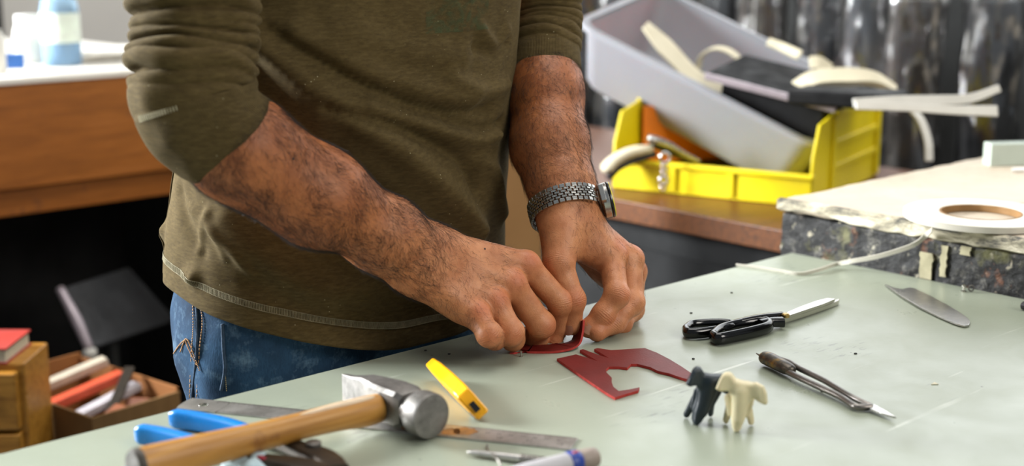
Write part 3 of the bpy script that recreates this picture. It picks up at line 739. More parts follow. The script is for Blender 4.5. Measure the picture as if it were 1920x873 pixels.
PB, THB, sB, uB, DB = sleeve(pathB, [(0, .058), (.4, .047), (.7, .0425), (.85, .0415), (1, .0405)], [(0, .001), (.35, .003), (.5, .0055), (.84, .0055), (.90, .0005), (1, 0)], .87, 11.0)
sleeve_objs(PB, THB, uB, DB, .87, 'b')
cs_ = MB()                            # ladder stitch where the cuff is sewn on
mA = PA.shape[1]; pA_ = proj(PA[icA]); vis_i = [k for k in range(mA) if DA[icA, k, 1] < .3 and 262 < pA_[k, 0] < 335]
for k in vis_i:
    for fr in (0,):
        a_ = PA[icA-2, k]*(1-fr)+PA[icA-2, (k+1) % mA]*fr; b_ = PA[icA+2, k]*(1-fr)+PA[icA+2, (k+1) % mA]*fr; cs_.tube([a_+DA[icA, k]*.0004, b_+DA[icA, k]*.0005], .0004, 4)
o = cs_.build('cuff_stitching', mat('cuff_thread', '#c2b999', 0.85, bump=0), shirt); o['kind'] = 'stuff'

# ------------------------------------------------------------------ jeans, shoes, scalp hair
def denim():
    s = NT('blue_denim'); big = s.noise(7, 4, 0.65); tw = s.noise(700, 2, 0.7, 0, (1, 1, 0.25)); mid = s.noise(40, 4, 0.7)
    c = s.ramp(big, [(0.35, hexc('#16273a')), (0.68, hexc('#345674'))]); c = s.mix(s.ramp(mid, [(0.52, 0.0), (0.75, 0.35)]), c, hexc('#8fb0c6'))
    c = s.mix(s.ramp(tw, [(0.45, 0.0), (0.7, 0.5)]), c, hexc('#1c2f44'))
    s.set(Base_Color=c, Roughness=0.9, Specular_IOR_Level=0.2); b = s.bump(mid, 0.3, 0.002); s.bump(tw, 0.4, 0.0006, b); return s.m
M['denim'] = denim()
gJ = Grid((-.62, 1.05, .05), (.30, 1.80, 1.06), .0075); jj = gJ.new()
def jc(z, r=0, f=0): return np.array([-.186, 1.452, z]) + RD*r + FD*f
for s_ in (-1, 1):
    gJ.capsule(jj, jc(1.0, .075*s_), jc(.90, .088*s_), .092, .097, .05); gJ.capsule(jj, jc(.90, .088*s_, .0), jc(.50, .10*s_, .01), .096, .076, .03)
    gJ.capsule(jj, jc(.50, .10*s_, .01), jc(.12, .11*s_, -.01), .076, .066, .02)
vJ, fJ = gJ.surface(jj); vJ = relax(vJ, fJ, 3); nJ = vnormals(vJ, fJ)
vJ = vJ + nJ*(.004*vnoise(vJ*np.array([18, 18, 9]))+.0025*vnoise(vJ*40+3))[:, None]
jeans = obj('jeans', mesh('jeans', vJ, fJ, 180), M['denim'], man); jeans['label'] = 'blue denim jeans with tan stitching'
M['tan_thread'] = mat('tan_thread', '#c79a6c', 0.8, var=0.3, scale=150, bump=0); M['seam'] = mat('denim_seam', '#2b4259', 0.9, var=0.4, scale=90, bump=0.4, bdist=0.001)
def on_jeans(px): i = on_surface(vJ, nJ, px); return vJ[i]+nJ[i]*.0012
def stitch(path, name, m, r, dash=None, off=0):
    c = crom([on_jeans(q) for q in path], 90); mb = MB()
    if dash is None: mb.tube(c, r, 6)
    else:
        for i in range(0, 88, 3): mb.tube(c[i:i+3], r, 5)
    o = mb.build(name, m, jeans, smooth=180)
    if dash: o['kind'] = 'stuff'
stitch([(362, 545), (364, 600), (362, 660), (359, 745)], 'leg_seam', M['seam'], .0016)
stitch([(357, 545), (359, 600), (357, 660), (354, 745)], 'seam_stitching', M['tan_thread'], .0006, 1)
stitch([(366, 550), (369, 600), (367, 660), (364, 745)], 'seam_stitching', M['tan_thread'], .0006, 1)
stitch([(412, 600), (409, 650), (413, 700), (410, 738)], 'leg_seam', M['seam'], .0018)
stitch([(415, 602), (412, 650), (416, 700), (413, 738)], 'seam_stitching', M['thread'], .0006, 1)
for dx in (0, 5):
    stitch([(331+dx, 660), (338+dx, 640), (342+dx, 636)], 'pocket_stitching', M['tan_thread'], .0007, 1); stitch([(342+dx, 636), (352+dx, 660), (362+dx, 690)], 'pocket_stitching', M['tan_thread'], .0007, 1)
M['shoe'] = mat('shoe_leather', '#2c2622', 0.5, scale=40)
for s_ in (-1, 1):
    g = Grid((-.2, -.1, -.01), (.25, .1, .13), .006); q = g.new()
    g.capsule(q, (-.05, 0, .045), (.10, 0, .04), .042, .046, .02); g.capsule(q, (-.03, 0, .05), (-.03, 0, .10), .045, .048, .03); g.capsule(q, (.10, 0, .03), (.16, 0, .03), .045, .03, .02)
    v_, f_ = g.surface(q); v_[:, 2] = np.maximum(v_[:, 2], 0.002); c0 = jc(0, .11*s_, -.01); v_ = c0 + v_[:, :1]*FD + v_[:, 1:2]*RD + v_[:, 2:]*np.array([0, 0, 1.0])
    obj('shoe', mesh('shoe', v_, f_, 180), M['shoe'], man)
gh = Grid((-.5, 1.0, 1.5), (.35, 1.85, 1.85), .008); q = gh.new()
gh.capsule(q, HD-FD*.035+np.array([0, 0, .018]), HD+FD*.01+np.array([0, 0, .02]), .088, .085, .02); gh.capsule(q, HD-FD*.05-np.array([0, 0, .06]), HD-FD*.05, .065, .08, .03)
cut = gh.new(); gh.capsule(cut, HD+FD*.09-np.array([0, 0, .04]), HD+FD*.09-np.array([0, 0, .04]), .09, .09); q = np.maximum(q, -cut)
v_, f_ = gh.surface(q); obj('scalp_hair', mesh('scalp_hair', relax(v_, f_, 1), f_, 180), M['hair'], man)

# ------------------------------------------------------------------ wristwatch
M['steel'] = mat('brushed_steel', '#c3c2bd', 0.26, 1.0, var=0.2, scale=120, bump=0.08, bdist=0.0002)
M['black_bezel'] = mat('black_bezel', '#0d0f12', 0.22, 0.0, scale=60, bump=0)
M['yellow_ring'] = mat('yellow_dial_ring', '#d8c63a', 0.35, bump=0); M['dial'] = mat('watch_dial', '#15181c', 0.2, bump=0)
wc = P(1064, 392, 1.405); wax = norm(FB[4]-FB[2]*.4-FB[3]*.6)
wx = norm(np.array([1.0, 0, 0])-wax*wax[0]); wy = np.cross(wax, wx)      # wy: towards the camera side or away
if wy[1] > 0: wy = -wy
d = vB-wc; sl_ = np.where(np.abs(d @ wax) < .004)[0]; q2 = np.stack([d[sl_] @ wx, d[sl_] @ wy], -1); ctr = (q2.max(0)+q2.min(0))/2; wc = wc + wx*ctr[0] + wy*ctr[1]; q2 = q2-ctr
th_ = np.arctan2(q2[:, 1], q2[:, 0]); r_ = np.linalg.norm(q2, axis=1)
def wr(t, e=.0016):
    k = np.abs((th_-t+math.pi) % (2*math.pi)-math.pi) < .15; return float(r_[k].max())+e
ths = np.linspace(0, 2*math.pi, 120, endpoint=False); wrs = np.array([wr(t) for t in ths]); wrs = np.convolve(np.pad(wrs, 10, 'wrap'), np.ones(21)/21, 'valid')+.0006
loop = np.array([wc + (wx*math.cos(t)+wy*math.sin(t))*r for t, r in zip(ths, wrs)])
watch = thing('wristwatch', 'steel bracelet wristwatch with black bezel worn on the left wrist', 'watch', wc)
def wchild(mb, name, m, bevel=0, seg=2):
    mb.v = [tuple(np.asarray(p)-wc) for p in mb.v]; return mb.build(name, m, watch, bevel, seg=seg)
sl2 = np.concatenate([[0], np.cumsum(np.linalg.norm(np.roll(loop, -1, 0)-loop, axis=1))]); Lw = sl2[-1]; lp = np.vstack([loop, loop[:1]])
def at_s(s_): s_ = s_ % Lw; return np.array([np.interp(s_, sl2, lp[:, i]) for i in range(3)])
ncase = np.argmin(np.abs((ths-.10+math.pi) % (2*math.pi)-math.pi)); scase = sl2[ncase]
rows = 40; step = Lw/rows
bk = MB()
for i in range(rows):
    s0 = (i+.5)*step; ds = abs((s0-scase+Lw/2) % Lw-Lw/2)
    if ds < .019: continue
    c = at_s(s0); t = norm(at_s(s0+.001)-at_s(s0-.001)); n = np.cross(t, wax); n = n if n @ (c-wc) > 0 else -n
    for (o_, w_, hh, sh) in ((-.0078, .0021, .0012, 0), (-.0042, .0012, .0016, .5), (-.0014, .0012, .0016, 0), (.0014, .0012, .0016, .5), (.0042, .0012, .0016, 0), (.0078, .0021, .0012, .5)):
        c2 = at_s(s0+sh*step); 
        wchild(MB().frame_box(c2+wax*o_+n*.0008, t, wax, n, step*.43, w_, hh), 'link', M['steel'], .0005, 1)
nc = norm(loop[ncase]-wc); cc = loop[ncase]+nc*.004
wchild(MB().lathe([(.0150, -.005), (.0185, -.003), (.0188, .003), (.0178, .0042)], 40, cc, nc), 'watch_case', M['steel'])
wchild(MB().lathe([(.0186, .0042), (.0190, .0052), (.0182, .0068), (.0150, .0074), (.0150, .0042)], 40, cc, nc), 'bezel', M['black_bezel'])
wchild(MB().lathe([(.0152, .0070), (.0178, .0073), (.0184, .0066), (.0180, .0076), (.0150, .0079)], 40, cc, nc), 'bezel_ring', M['yellow_ring'])
wchild(MB().lathe([(.0149, .0060), (.0149, .0072)], 40, cc, nc), 'dial', M['dial'])
tl = np.cross(nc, wax)
for s_ in (-1, 1): wchild(MB().frame_box(cc+tl*s_*.0185-nc*.0025, tl, wax, nc, .0045, .0095, .0028), 'lug', M['steel'], .001)
# ================================================================== tools on the bench
Z3 = np.array([0, 0, 1.0])
class Tool:
    """a thing on the bench: local x runs from pixel p0 to pixel p1 on the bench top"""
    def __init__(s, name, label, cat, p0, p1, group=None):
        s.o = T(*p0); d = T(*p1)-s.o; s.len = float(np.linalg.norm(d)); s.x = d/s.len; s.y = np.cross(Z3, s.x)
        s.root = thing(name, label, cat, s.o, math.atan2(s.x[1], s.x[0]), group)
    def l(s, px, z=0.0):              # pixel on the bench top -> local point lifted by z
        d = T(*px)-s.o; return np.array([d @ s.x, d @ s.y, z])
    def h(s, px, z):                  # pixel at height z above the bench -> local point
        d = T(px[0], px[1], ZT+z)-s.o; return np.array([d @ s.x, d @ s.y, z])
M['red_leather'] = None
def leather():
    s = NT('red_leather'); g = s.noise(500, 3, 0.6); b = s.noise(25, 4)
    s.set(Base_Color=s.ramp(b, [(0.3, hexc('#5e1412')), (0.7, hexc('#6e1a17'))]), Roughness=0.48, Specular_IOR_Level=0.3); s.bump(g, 0.35, 0.0006); return s.m
M['red_leather'] = leather(); M['red_edge'] = mat('red_leather_edge', '#b5352c', 0.8, var=0.25, scale=150, bump=0.4)
def sheet_obj(name, poly, z0, z1, m_top, m_edge, parent=None):
    mb = MB().prism(poly, z0, z1); me = mb.mesh(name, 30); me.materials.append(m_top); me.materials.append(m_edge)
    for p in me.polygons: p.material_index = 0 if abs(p.normal.z) > .5 else 1
    return obj(name, me, None, parent)
# flat leather with the cut-outs
LP = [(1044,677),(1080,669),(1100,675),(1121,682),(1087,661),(1093,659),(1122,670),(1142,676),(1114,659),(1120,657),(1146,661),(1209,657),(1232,666),(1255,678),(1278,692),(1297,705),(1289,716),(1272,711),(1255,705),(1233,700),(1219,693),(1207,690),(1195,687),(1183,687),(1176,694),(1160,692),(1142,692),(1136,697),(1137,703),(1147,713),(1147,722),(1150,730),(1160,738),(1180,735),(1199,731),(1196,737),(1175,743),(1153,750),(1140,743),(1100,716)]
c0 = T(1150, 700); lp_ = [(T(*q)-c0)[:2] for q in LP]
o = sheet_obj('leather_offcut', lp_, .0002, .0028, M['red_leather'], M['red_edge']); o.location = c0; tag(o, 'flat red leather offcut with a notched edge and curved cut-out', 'leather')
# leather piece held in the fingers: a strip that bends up at its right end
near = [T(932,644,ZT+.0012), T(960,648,ZT+.0012), T(984,657,ZT+.0012), T(992,660,ZT+.0012), T(1035,660,ZT+.0014), T(1058,657,ZT+.002), T(1076,652,ZT+.003), P(1088,642,1.320), P(1093,622,1.325), P(1095,600,1.330)]
near = crom(near, 46); off = np.array([-.006, .024, 0])
wdt = np.interp(np.linspace(0, 1, 46), [0, .25, .3, .5, 1], [.35, .55, .9, 1, .95])
rings = []
tn = np.gradient(near, axis=0); tn /= np.linalg.norm(tn, axis=1)[:, None]
for i in range(46):
    side = norm(off-tn[i]*(off @ tn[i])); n = np.cross(tn[i], side); n = n if n[2] > 0 or n[0] < 0 else -n
    w = .024*wdt[i]; a = near[i]; rings.append([a+n*.0011, a-n*.0011, a+side*w-n*.0011, a+side*w+n*.0011])
rings = [[np.array([q[0], q[1], max(q[2], ZT+.0001)])-near[20] for q in r] for r in rings]
me = MB().loft(rings).mesh('leather_piece', 40); me.materials.append(M['red_leather']); me.materials.append(M['red_edge'])
for k, p in enumerate(me.polygons): p.material_index = 0 if k % 4 in (1, 3) and k < 45*4 else 1
held = obj('leather_piece', me); held.location = near[20]; tag(held, 'small red leather piece folded up between the fingers', 'leather')
o = MB().prism([(-.004, -.001), (.0, -.0022), (.004, .0005), (.001, .002)], 0, .0016).build('leather_scrap', M['red_edge'], None, .0003); o.location = T(963, 663); tag(o, 'tiny red leather crumb in front of the hands', 'scrap')
st = thing('snap_stud', 'small shiny metal stud standing in front of the folded leather', 'stud', T(977, 668))
MB().lathe([(.0016, 0), (.0018, .0006), (.0008, .001), (.0008, .004), (.0014, .0046), (.0013, .0054), (.0004, .0058)], 16).build('stud_post', M['steel'], st)

# ------------------------------------------------------------------ hammer
def wood(name, c1, c2, c3, stretch=(14, 1, 14), wear=None):
    s = NT(name); g = s.noise(9, 5, 0.6, 0.5, stretch); f = s.noise(60, 3, 0.6, 0, stretch)
    c = s.ramp(g, [(0.3, hexc(c1)), (0.55, hexc(c2)), (0.75, hexc(c3))])
    c = s.mix(s.ramp(f, [(0.55, 0.0), (0.75, 0.35)]), c, hexc(c1))
    c = s.mix(s.ramp(s.noise(24, 3, 0.5), [(0.68, 0.0), (0.74, 0.8)]), c, hexc('#6e4020'))
    s.set(Base_Color=c, Roughness=0.42); s.bump(f, 0.12, 0.0004)
    return s
M['handle_wood'] = wood('hammer_handle_wood', '#946226', '#b58038', '#c6974f').m
M['worn_wood'] = mat('bare_worn_wood', '#cdb79a', 0.75, var=0.15, scale=90, bump=0.3, stretch=(8, 1, 8))
def forged():
    s = NT('forged_steel'); a = s.noise(35, 5, 0.65); b = s.noise(14, 4, 0.6, 0.6)
    c = s.ramp(a, [(0.35, hexc('#5d5a56')), (0.6, hexc('#8b8884')), (0.8, hexc('#a19d97'))]); c = s.mix(s.ramp(b, [(0.60, 0.0), (0.72, 0.6)]), c, hexc('#6a5640'))
    s.set(Base_Color=c, Metallic=0.9, Roughness=s.ramp(a, [(0.3, 0.62), (0.7, 0.45)])); s.bump(a, 0.2, 0.0008); return s.m
M['forged'] = forged()
hc = np.array([-.0985, 1.098, ZT]); ha = norm(np.array([.68, -.73, 0]))
ham = thing('hammer', 'cross-peen hammer with a varnished wooden handle lying over the steel ruler', 'hammer', hc, math.atan2(ha[1], ha[0]))
CZ = .0200
hm = MB()
def sq(x, hy, hz, zc, ch): return [(x, y, zc+z) for (y, z) in ((-hy+ch, -hz), (hy-ch, -hz), (hy, -hz+ch), (hy, hz-ch), (hy-ch, hz), (-hy+ch, hz), (-hy, hz-ch), (-hy, -hz+ch))]
hm.loft([sq(-.070, .0016, .0118, CZ-.004, .0004), sq(-.055, .0040, .0124, CZ-.003, .001), sq(-.035, .0085, .0140, CZ, .002), (sq(-.016, .0132, .0148, CZ, .003)), sq(.0, .0150, .0155, CZ, .003), sq(.018, .0148, .0155, CZ, .003), sq(.023, .0125, .0135, CZ, .004)])
hm.lathe([(.0125, .020), (.0128, .026), (.0165, .031), (.0183, .0335), (.0190, .037), (.0190, .0475), (.0182, .0495), (.0140, .0504), (.007, .0507)], 40, (0, 0, CZ), (1, 0, 0))
hm.build('hammer_head', M['forged'], ham, smooth=28)
hl = [(0.018, .0085), (-.012, .0090), (-.0165, .0106), (-.030, .0112), (-.060, .0102), (-.095, .0096), (-.14, .0105), (-.18, .0118), (-.215, .0127), (-.232, .0129)]
hk = crom([(0, y, CZ + (-.0015 if y > -.05 else 0) + max(0, -y-.02)*.024, r) for y, r in hl], 60)
MB().tube(hk[:, :3], hk[:, 3], 28, up=(0, 0, 1), flat=1.14).build('handle', M['handle_wood'], ham, smooth=60)
e = hk[-1]
MB().tube([e[:3]+np.array([0, .0005, 0]), e[:3]+np.array([0, -.003, .0002]), e[:3]+np.array([0, -.005, .0002])], [.0130, .0130, .0116], 28, up=(0, 0, 1), flat=1.14).build('handle_butt', mat('grimy_butt_end', '#4b463f', 0.5, 0.3, var=0.4, scale=80), ham, smooth=40)
i0, i1 = 16, 34; strip = []
for i in range(i0, i1):
    w = .55*math.sin(math.pi*(i-i0)/(i1-1-i0))**.5; r = hk[i, 3]+.0002
    strip.append([hk[i, :3]+np.array([math.sin(.25+w*k)*r, 0, math.cos(.25+w*k)*r*1.14]) for k in np.linspace(-.55, .55, 9)])
MB().loft(strip, cap=False, closed=False).build('worn_patch', M['worn_wood'], ham, smooth=180)

# ------------------------------------------------------------------ steel ruler
def ruler_mat():
    s = NT('stained_ruler_steel'); a = s.noise(30, 5, 0.65, 0.4); b = s.noise(12, 4, 0.6)
    c = s.ramp(a, [(0.35, hexc('#98958f')), (0.65, hexc('#c4c1bc'))])
    s.set(Base_Color=c, Metallic=0.75, Roughness=s.ramp(b, [(0.3, 0.42), (0.7, 0.28)])); s.bump(a, 0.1, 0.0003); return s.m
M['ruler'] = ruler_mat(); M['etched'] = mat('etched_black', '#26231f', 0.6, bump=0); M['rust'] = mat('orange_glue_stain', '#b57a3a', 0.6, var=0.5, scale=90, bump=0.3, Alpha=0.85)
ru = Tool('steel_ruler', 'long scratched steel ruler lying under the hammer head', 'ruler', (343, 757), (1077, 834)); L = ru.len; HW = .0135
bm = bmesh.new()
def ruler_mesh():
    # plate with a hanging hole near its left end
    cx, r, n = .020, .0042, 20; v = []; f = []
    sqr = [(.0+.04*(t if t < 1 else 1), 0) for t in (0,)]
    ring = [(cx+r*math.cos(2*math.pi*k/n), r*math.sin(2*math.pi*k/n)) for k in range(n)]
    box = []
    for k in range(n):
        c, s_ = math.cos(2*math.pi*k/n), math.sin(2*math.pi*k/n); m_ = max(abs(c)/.020, abs(s_)/HW); box.append((cx+c/m_, s_/m_))
    th = .0011
    for z in (.0003, th+.0003):
        v += [(x, y, z) for x, y in ring] + [(x, y, z) for x, y in box]
    N = 2*n
    for k in range(n):
        k2 = (k+1) % n
        f += [(N+k, N+k2, N+n+k2, N+n+k)[::-1], (k, k2, n+k2, n+k), (k, N+k, N+k2, k2)[::-1], (n+k, n+k2, N+n+k2, N+n+k)]
    mb = MB().add(v, f); mb.box(.040, L, -HW, HW, .0003, th+.0003); return mb
ruler_mesh().build('ruler_blade', M['ruler'], ru.root, .0002, 30)
tk = MB(); zt = .00142
for k in range(int((L-.03)/.001)):
    x = L-.002-k*.001; ln = .0065 if k % 10 == 0 else (.0045 if k % 5 == 0 else .0028); tk.box(x-.00009, x+.00009, HW-ln, HW-.0002, zt, zt+.00005)
for k in range(int((L-.04)/.0015875)):
    x = L-.002-k*.0015875; ln = .006 if k % 8 == 0 else (.004 if k % 4 == 0 else .0025); tk.box(x-.00009, x+.00009, -HW+.0002, -HW+ln, zt, zt+.00005)
o = tk.build('graduation_marks', M['etched'], ru.root, smooth=0); o['kind'] = 'stuff'
def text_mesh(txt, size, name):
    c = bpy.data.curves.new(name, 'FONT'); c.body = txt; c.size = size; c.align_x = 'CENTER'; t = bpy.data.objects.new(name, c); COL.objects.link(t)
    bpy.context.view_layer.update(); me = bpy.data.meshes.new_from_object(t.evaluated_get(bpy.context.evaluated_depsgraph_get())); bpy.data.objects.remove(t); me.materials.clear(); return me
for k in range(12):
    o = obj('numeral', text_mesh(str(30-k), .0042, 'numeral'), M['etched'], ru.root, (L-.012-k*.010-.002, HW-.0115, zt))
for k in range(4):
    o = obj('numeral', text_mesh(str(12-k), .0060, 'numeral'), M['etched'], ru.root, (L-.010-k*.0254-.001, -HW+.0068, zt))
rg = random.Random(2)
for (x, w, y) in ((L*.655, .010, .0), (L*.705, .007, -.003), (L*.735, .011, .002), (L*.62, .012, -.002)):
    p = [(x+w*math.cos(t)*(.8+.4*rg.random()), y+.009*math.sin(t)*(.7+.45*rg.random())) for t in np.linspace(0, 2*math.pi, 18, endpoint=False)]
    MB().prism(p, zt-.0001, zt+.00008).build('glue_stain', M['rust'], ru.root, smooth=0)

# ------------------------------------------------------------------ blue-handled nippers
M['blue'] = mat('blue_vinyl', '#1378c4', 0.28, var=0.12, scale=40, bump=0.03); M['dark_steel'] = mat('dark_tool_steel', '#4a4239', 0.35, 0.7, var=0.4, scale=45)
pl = Tool('nippers', 'blue-handled nippers with dark jaws lying under the hammer handle', 'nippers', (330, 790), (600, 868))
def bar(pts, hw, hh, n=30):
    c = crom(pts, n); t = np.gradient(c, axis=0); t[:, 2] = 0; t /= np.linalg.norm(t, axis=1)[:, None]; rings = []
    for i in range(n):
        s_ = np.cross(Z3, t[i]); u = i/(n-1); a, b = np.interp(u, *zip(*hw)), np.interp(u, *zip(*hh)); ring = []
        for k in range(16):
            an = 2*math.pi*k/16; cx, sx = math.cos(an), math.sin(an); e_ = .55
            ring.append(c[i] + s_*a*np.sign(cx)*abs(cx)**e_ + Z3*b*np.sign(sx)*abs(sx)**e_)
        rings.append(ring)
    return MB().loft(rings)
for path in ([(321, 783), (375, 790), (440, 804), (510, 826)], [(257, 812), (300, 818), (360, 832), (440, 853)]):
    p = [pl.h(q, .0088) for q in path]
    bar(p, [(0, .0040), (.06, .0058), (.6, .0056), (1, .0048)], [(0, .0060), (.06, .0080), (.6, .0075), (1, .0058)]).build('handle_grip', M['blue'], pl.root, smooth=60)
for path in ([(510, 826), (560, 842), (610, 862), (632, 885)], [(440, 853), (500, 866), (560, 876), (610, 890)]):
    p = [pl.h(q, .0075) for q in path]; bar(p, [(0, .0046), (.6, .011), (1, .010)], [(0, .0050), (1, .0062)]).build('jaw', M['dark_steel'], pl.root, smooth=50)
MB().lathe([(.0065, .012), (.0065, .0148), (.005, .0156), (.001, .0158)], 24, pl.h((588, 862), .0)).build('pivot', M['forged'], pl.root)
# crumpled pale cloth with a red patch, half out of the picture
M['rag'] = mat('pale_blue_cloth', '#b9cfd6', 0.85, var=0.2, scale=60, bump=0.3); M['rag_red'] = mat('red_cloth_patch', '#8e2230', 0.8, bump=0.2)
rag = thing('cleaning_rag', 'crumpled pale cloth with a red corner in front of the nippers', 'rag', T(478, 884))
g = Grid((-.035, -.025, -.004), (.035, .025, .022), .0014); q = g.new()
for (x, y, z, r) in ((-.018, .002, .004, .008), (-.006, .006, .006, .008), (.006, .004, .005, .0085), (.016, .0, .004, .0075), (0, -.010, .004, .009)): g.capsule(q, (x, y, z), (x+.006, y-.004, z+.001), r, r*.7, .006)
v_, f_ = g.surface(q); v_[:, 2] = np.maximum(v_[:, 2]+.0015*vnoise(v_*180), .0003); obj('cloth', mesh('cloth', v_, f_, 180), M['rag'], rag)
g = Grid((-.02, -.02, -.004), (.02, .02, .024), .0012); q = g.new(); g.capsule(q, (.003, .0, .008), (.007, -.003, .011), .0055, .004, .003); v_, f_ = g.surface(q); v_ += .001*vnoise(v_*200)[:, None]
obj('red_corner', mesh('red_corner', v_, f_, 180), M['rag_red'], rag)

# ------------------------------------------------------------------ yellow pocket cutter
M['yellow_plastic'] = mat('yellow_plastic', '#eea915', 0.25, var=0.05, scale=30, bump=0.02); M['black_plastic'] = mat('black_plastic', '#17181a', 0.35, var=0.2, scale=50, bump=0.05)
cu = Tool('box_cutter', 'small yellow plastic box cutter resting on its edge behind the hammer head', 'cutter', (888, 788), (811, 712)); L = cu.len
roll = math.radians(52); cy_, sy_ = math.cos(roll), math.sin(roll)
def rl(x, y, z): return (x, y*cy_-z*sy_ , y*sy_+z*cy_+.0142)
cr_ = MB(); rings = []
for (x, hw, hh, yo) in ((0.0, .0105, .0055, .0005), (.0015, .0120, .0066, .0), (.02, .0128, .0068, 0), (.05, .0128, .0068, 0), (L-.03, .0112, .0062, 0), (L-.008, .0088, .0052, 0), (L-.002, .0066, .0042, -.001), (L, .0045, .0025, -.001)):
    rings.append([rl(x + (.006*y/hw if x < .01 else 0), y+yo, z) for (y, z) in ((-hw+.0015, -hh), (hw-.0015, -hh), (hw, -hh+.0015), (hw, hh-.0015), (hw-.0015, hh), (-hw+.0015, hh), (-hw, hh-.0015), (-hw, -hh+.0015))])
cr_.loft(rings).build('cutter_body', M['yellow_plastic'], cu.root, .0008, 30)
gr = MB(); gr.add([rl(x, y, .0071) for (x, y) in ((.012, -.0022), (L-.018, -.0018), (L-.018, .0018), (.012, .0022))] + [rl(x, y, .0060) for (x, y) in ((.012, -.0022), (L-.018, -.0018), (L-.018, .0018), (.012, .0022))], [(0, 1, 2, 3), (4, 7, 6, 5), (0, 4, 5, 1), (1, 5, 6, 2), (2, 6, 7, 3), (3, 7, 4, 0)])
gr.build('slider_slot', mat('amber_plastic', '#c98a10', 0.3, bump=0.02), cu.root)
bl = MB(); q = [(-.003, -.007), (.004, -.0098), (.010, -.0115), (.012, -.0085), (.004, -.003)]
bl.add([rl(x, y-.002, -.0074) for x, y in q]+[rl(x, y-.002, -.0060) for x, y in q], [(4, 3, 2, 1, 0), (5, 6, 7, 8, 9)]+[(i, (i+1) % 5, 5+(i+1) % 5, 5+i) for i in range(5)]); bl.build('blade', M['steel'], cu.root)
w_ = MB(); q = [(-.0012, .0035), (-.0052, -.0045), (-.0040, -.0055), (-.0002, .0018)]
w_.add([rl(x, y, -.0030) for x, y in q]+[rl(x, y, .0020) for x, y in q], [(3, 2, 1, 0), (4, 5, 6, 7)]+[(i, (i+1) % 4, 4+(i+1) % 4, 4+i) for i in range(4)]); w_.build('blade_window', M['black_plastic'], cu.root)
s_ = MB(); s_.add([rl(x, y, z) for z in (.004, .0078) for (x, y) in ((.045, -.0160), (.062, -.0160), (.062, -.0110), (.045, -.0110))], [(3, 2, 1, 0), (4, 5, 6, 7), (0, 1, 5, 4), (1, 2, 6, 5), (2, 3, 7, 6), (3, 0, 4, 7)]); s_.build('slider_knob', M['black_plastic'], cu.root, .0008)
MB().tube([rl(L-.002, 0, 0), rl(L+.0045, 0, 0)], [.0012, .0009], 8).build('metal_tip', M['steel'], cu.root)

# ------------------------------------------------------------------ scissors
M['chrome'] = mat('polished_chrome', '#cfcbc4', 0.12, 1.0, var=0.08, scale=60, bump=0.0); M['gloss_black'] = mat('glossy_black_enamel', '#070708', 0.13, var=0.2, scale=40, bump=0.02)
sc = Tool('scissors', 'shears with glossy black ring handles and polished blades lying closed', 'scissors', (1463, 606), (1572, 570))
def ring_handle(px, z, r, rz):
    c = np.array([sc.h(q, z) for q in px]); c = np.vstack([c, c[:1]]); k = crom(np.vstack([c[-2:-1], c, c[1:2]]), 84)[12:-12]
    cc = crom(c, 60)[:-1]; return MB().tube(cc, r, 14, closed=True, up=(0, 0, 1), flat=rz)
ring_handle([(1286, 617), (1300, 609), (1340, 606.5), (1368, 608), (1372, 613), (1350, 619), (1310, 624), (1290, 624)], .0065, .0042, 1.35).build('finger_ring', M['gloss_black'], sc.root, smooth=180)
ring_handle([(1337, 630), (1352, 618), (1385, 609), (1425, 604), (1441, 606), (1440, 613), (1415, 621), (1375, 630), (1347, 635)], .0068, .0046, 1.4).build('thumb_ring', M['gloss_black'], sc.root, smooth=180)
bar([sc.h(q, z) for q, z in (((1366, 611), .007), ((1395, 603), .009), ((1430, 596), .010), ((1468, 592), .009))], [(0, .0040), (1, .0042)], [(0, .0045), (1, .0045)]).build('shank', M['gloss_black'], sc.root, smooth=60)
bar([sc.h(q, z) for q, z in (((1425, 607), .008), ((1440, 604), .008), ((1452, 603), .0078), ((1467, 603), .0072))], [(0, .0045), (1, .0068)], [(0, .0045), (1, .0052)]).build('shank', M['gloss_black'], sc.root, smooth=60)
def blade(px, z0, z1): return MB().prism([sc.h(q, z0)[:2] for q in px], z0, z1)
blade([(1462, 609), (1470, 600), (1500, 590), (1540, 577), (1574, 567.5), (1572, 571), (1550, 580), (1510, 594)], .0010, .0062).build('blade', M['chrome'], sc.root, .0006)
blade([(1462, 602), (1476, 590), (1500, 580), (1530, 569), (1550, 564), (1566, 565), (1545, 574), (1510, 586), (1478, 597)], .0064, .0098).build('blade', M['chrome'], sc.root, .0006)
MB().lathe([(.0042, .0098), (.0042, .0128), (.003, .0140), (.0005, .0142)], 20, sc.h((1473, 594), .0098)*np.array([1, 1, 0])).build('pivot_screw', mat('brass_screw', '#b79a5c', 0.25, 0.9, bump=0), sc.root)

# ------------------------------------------------------------------ steel spatula blade
sp = Tool('palette_blade', 'flat steel blade with a rounded tip lying near the battered bench', 'blade', (1660, 538), (1818, 611))
me = MB().prism([sp.l(q)[:2] for q in ((1658,536),(1676,543),(1692,546),(1703,543),(1714,544),(1745,559),(1775,575),(1800,590),(1814,600),(1819,607),(1817,613),(1808,615),(1790,610),(1760,597),(1725,580),(1690,559))], .0006, .0030).build('blade', mat('worn_blade_steel', '#c8c6c4', 0.30, 1.0, var=0.3, scale=50, bump=0.05, bdist=0.0002), sp.root, .0007)

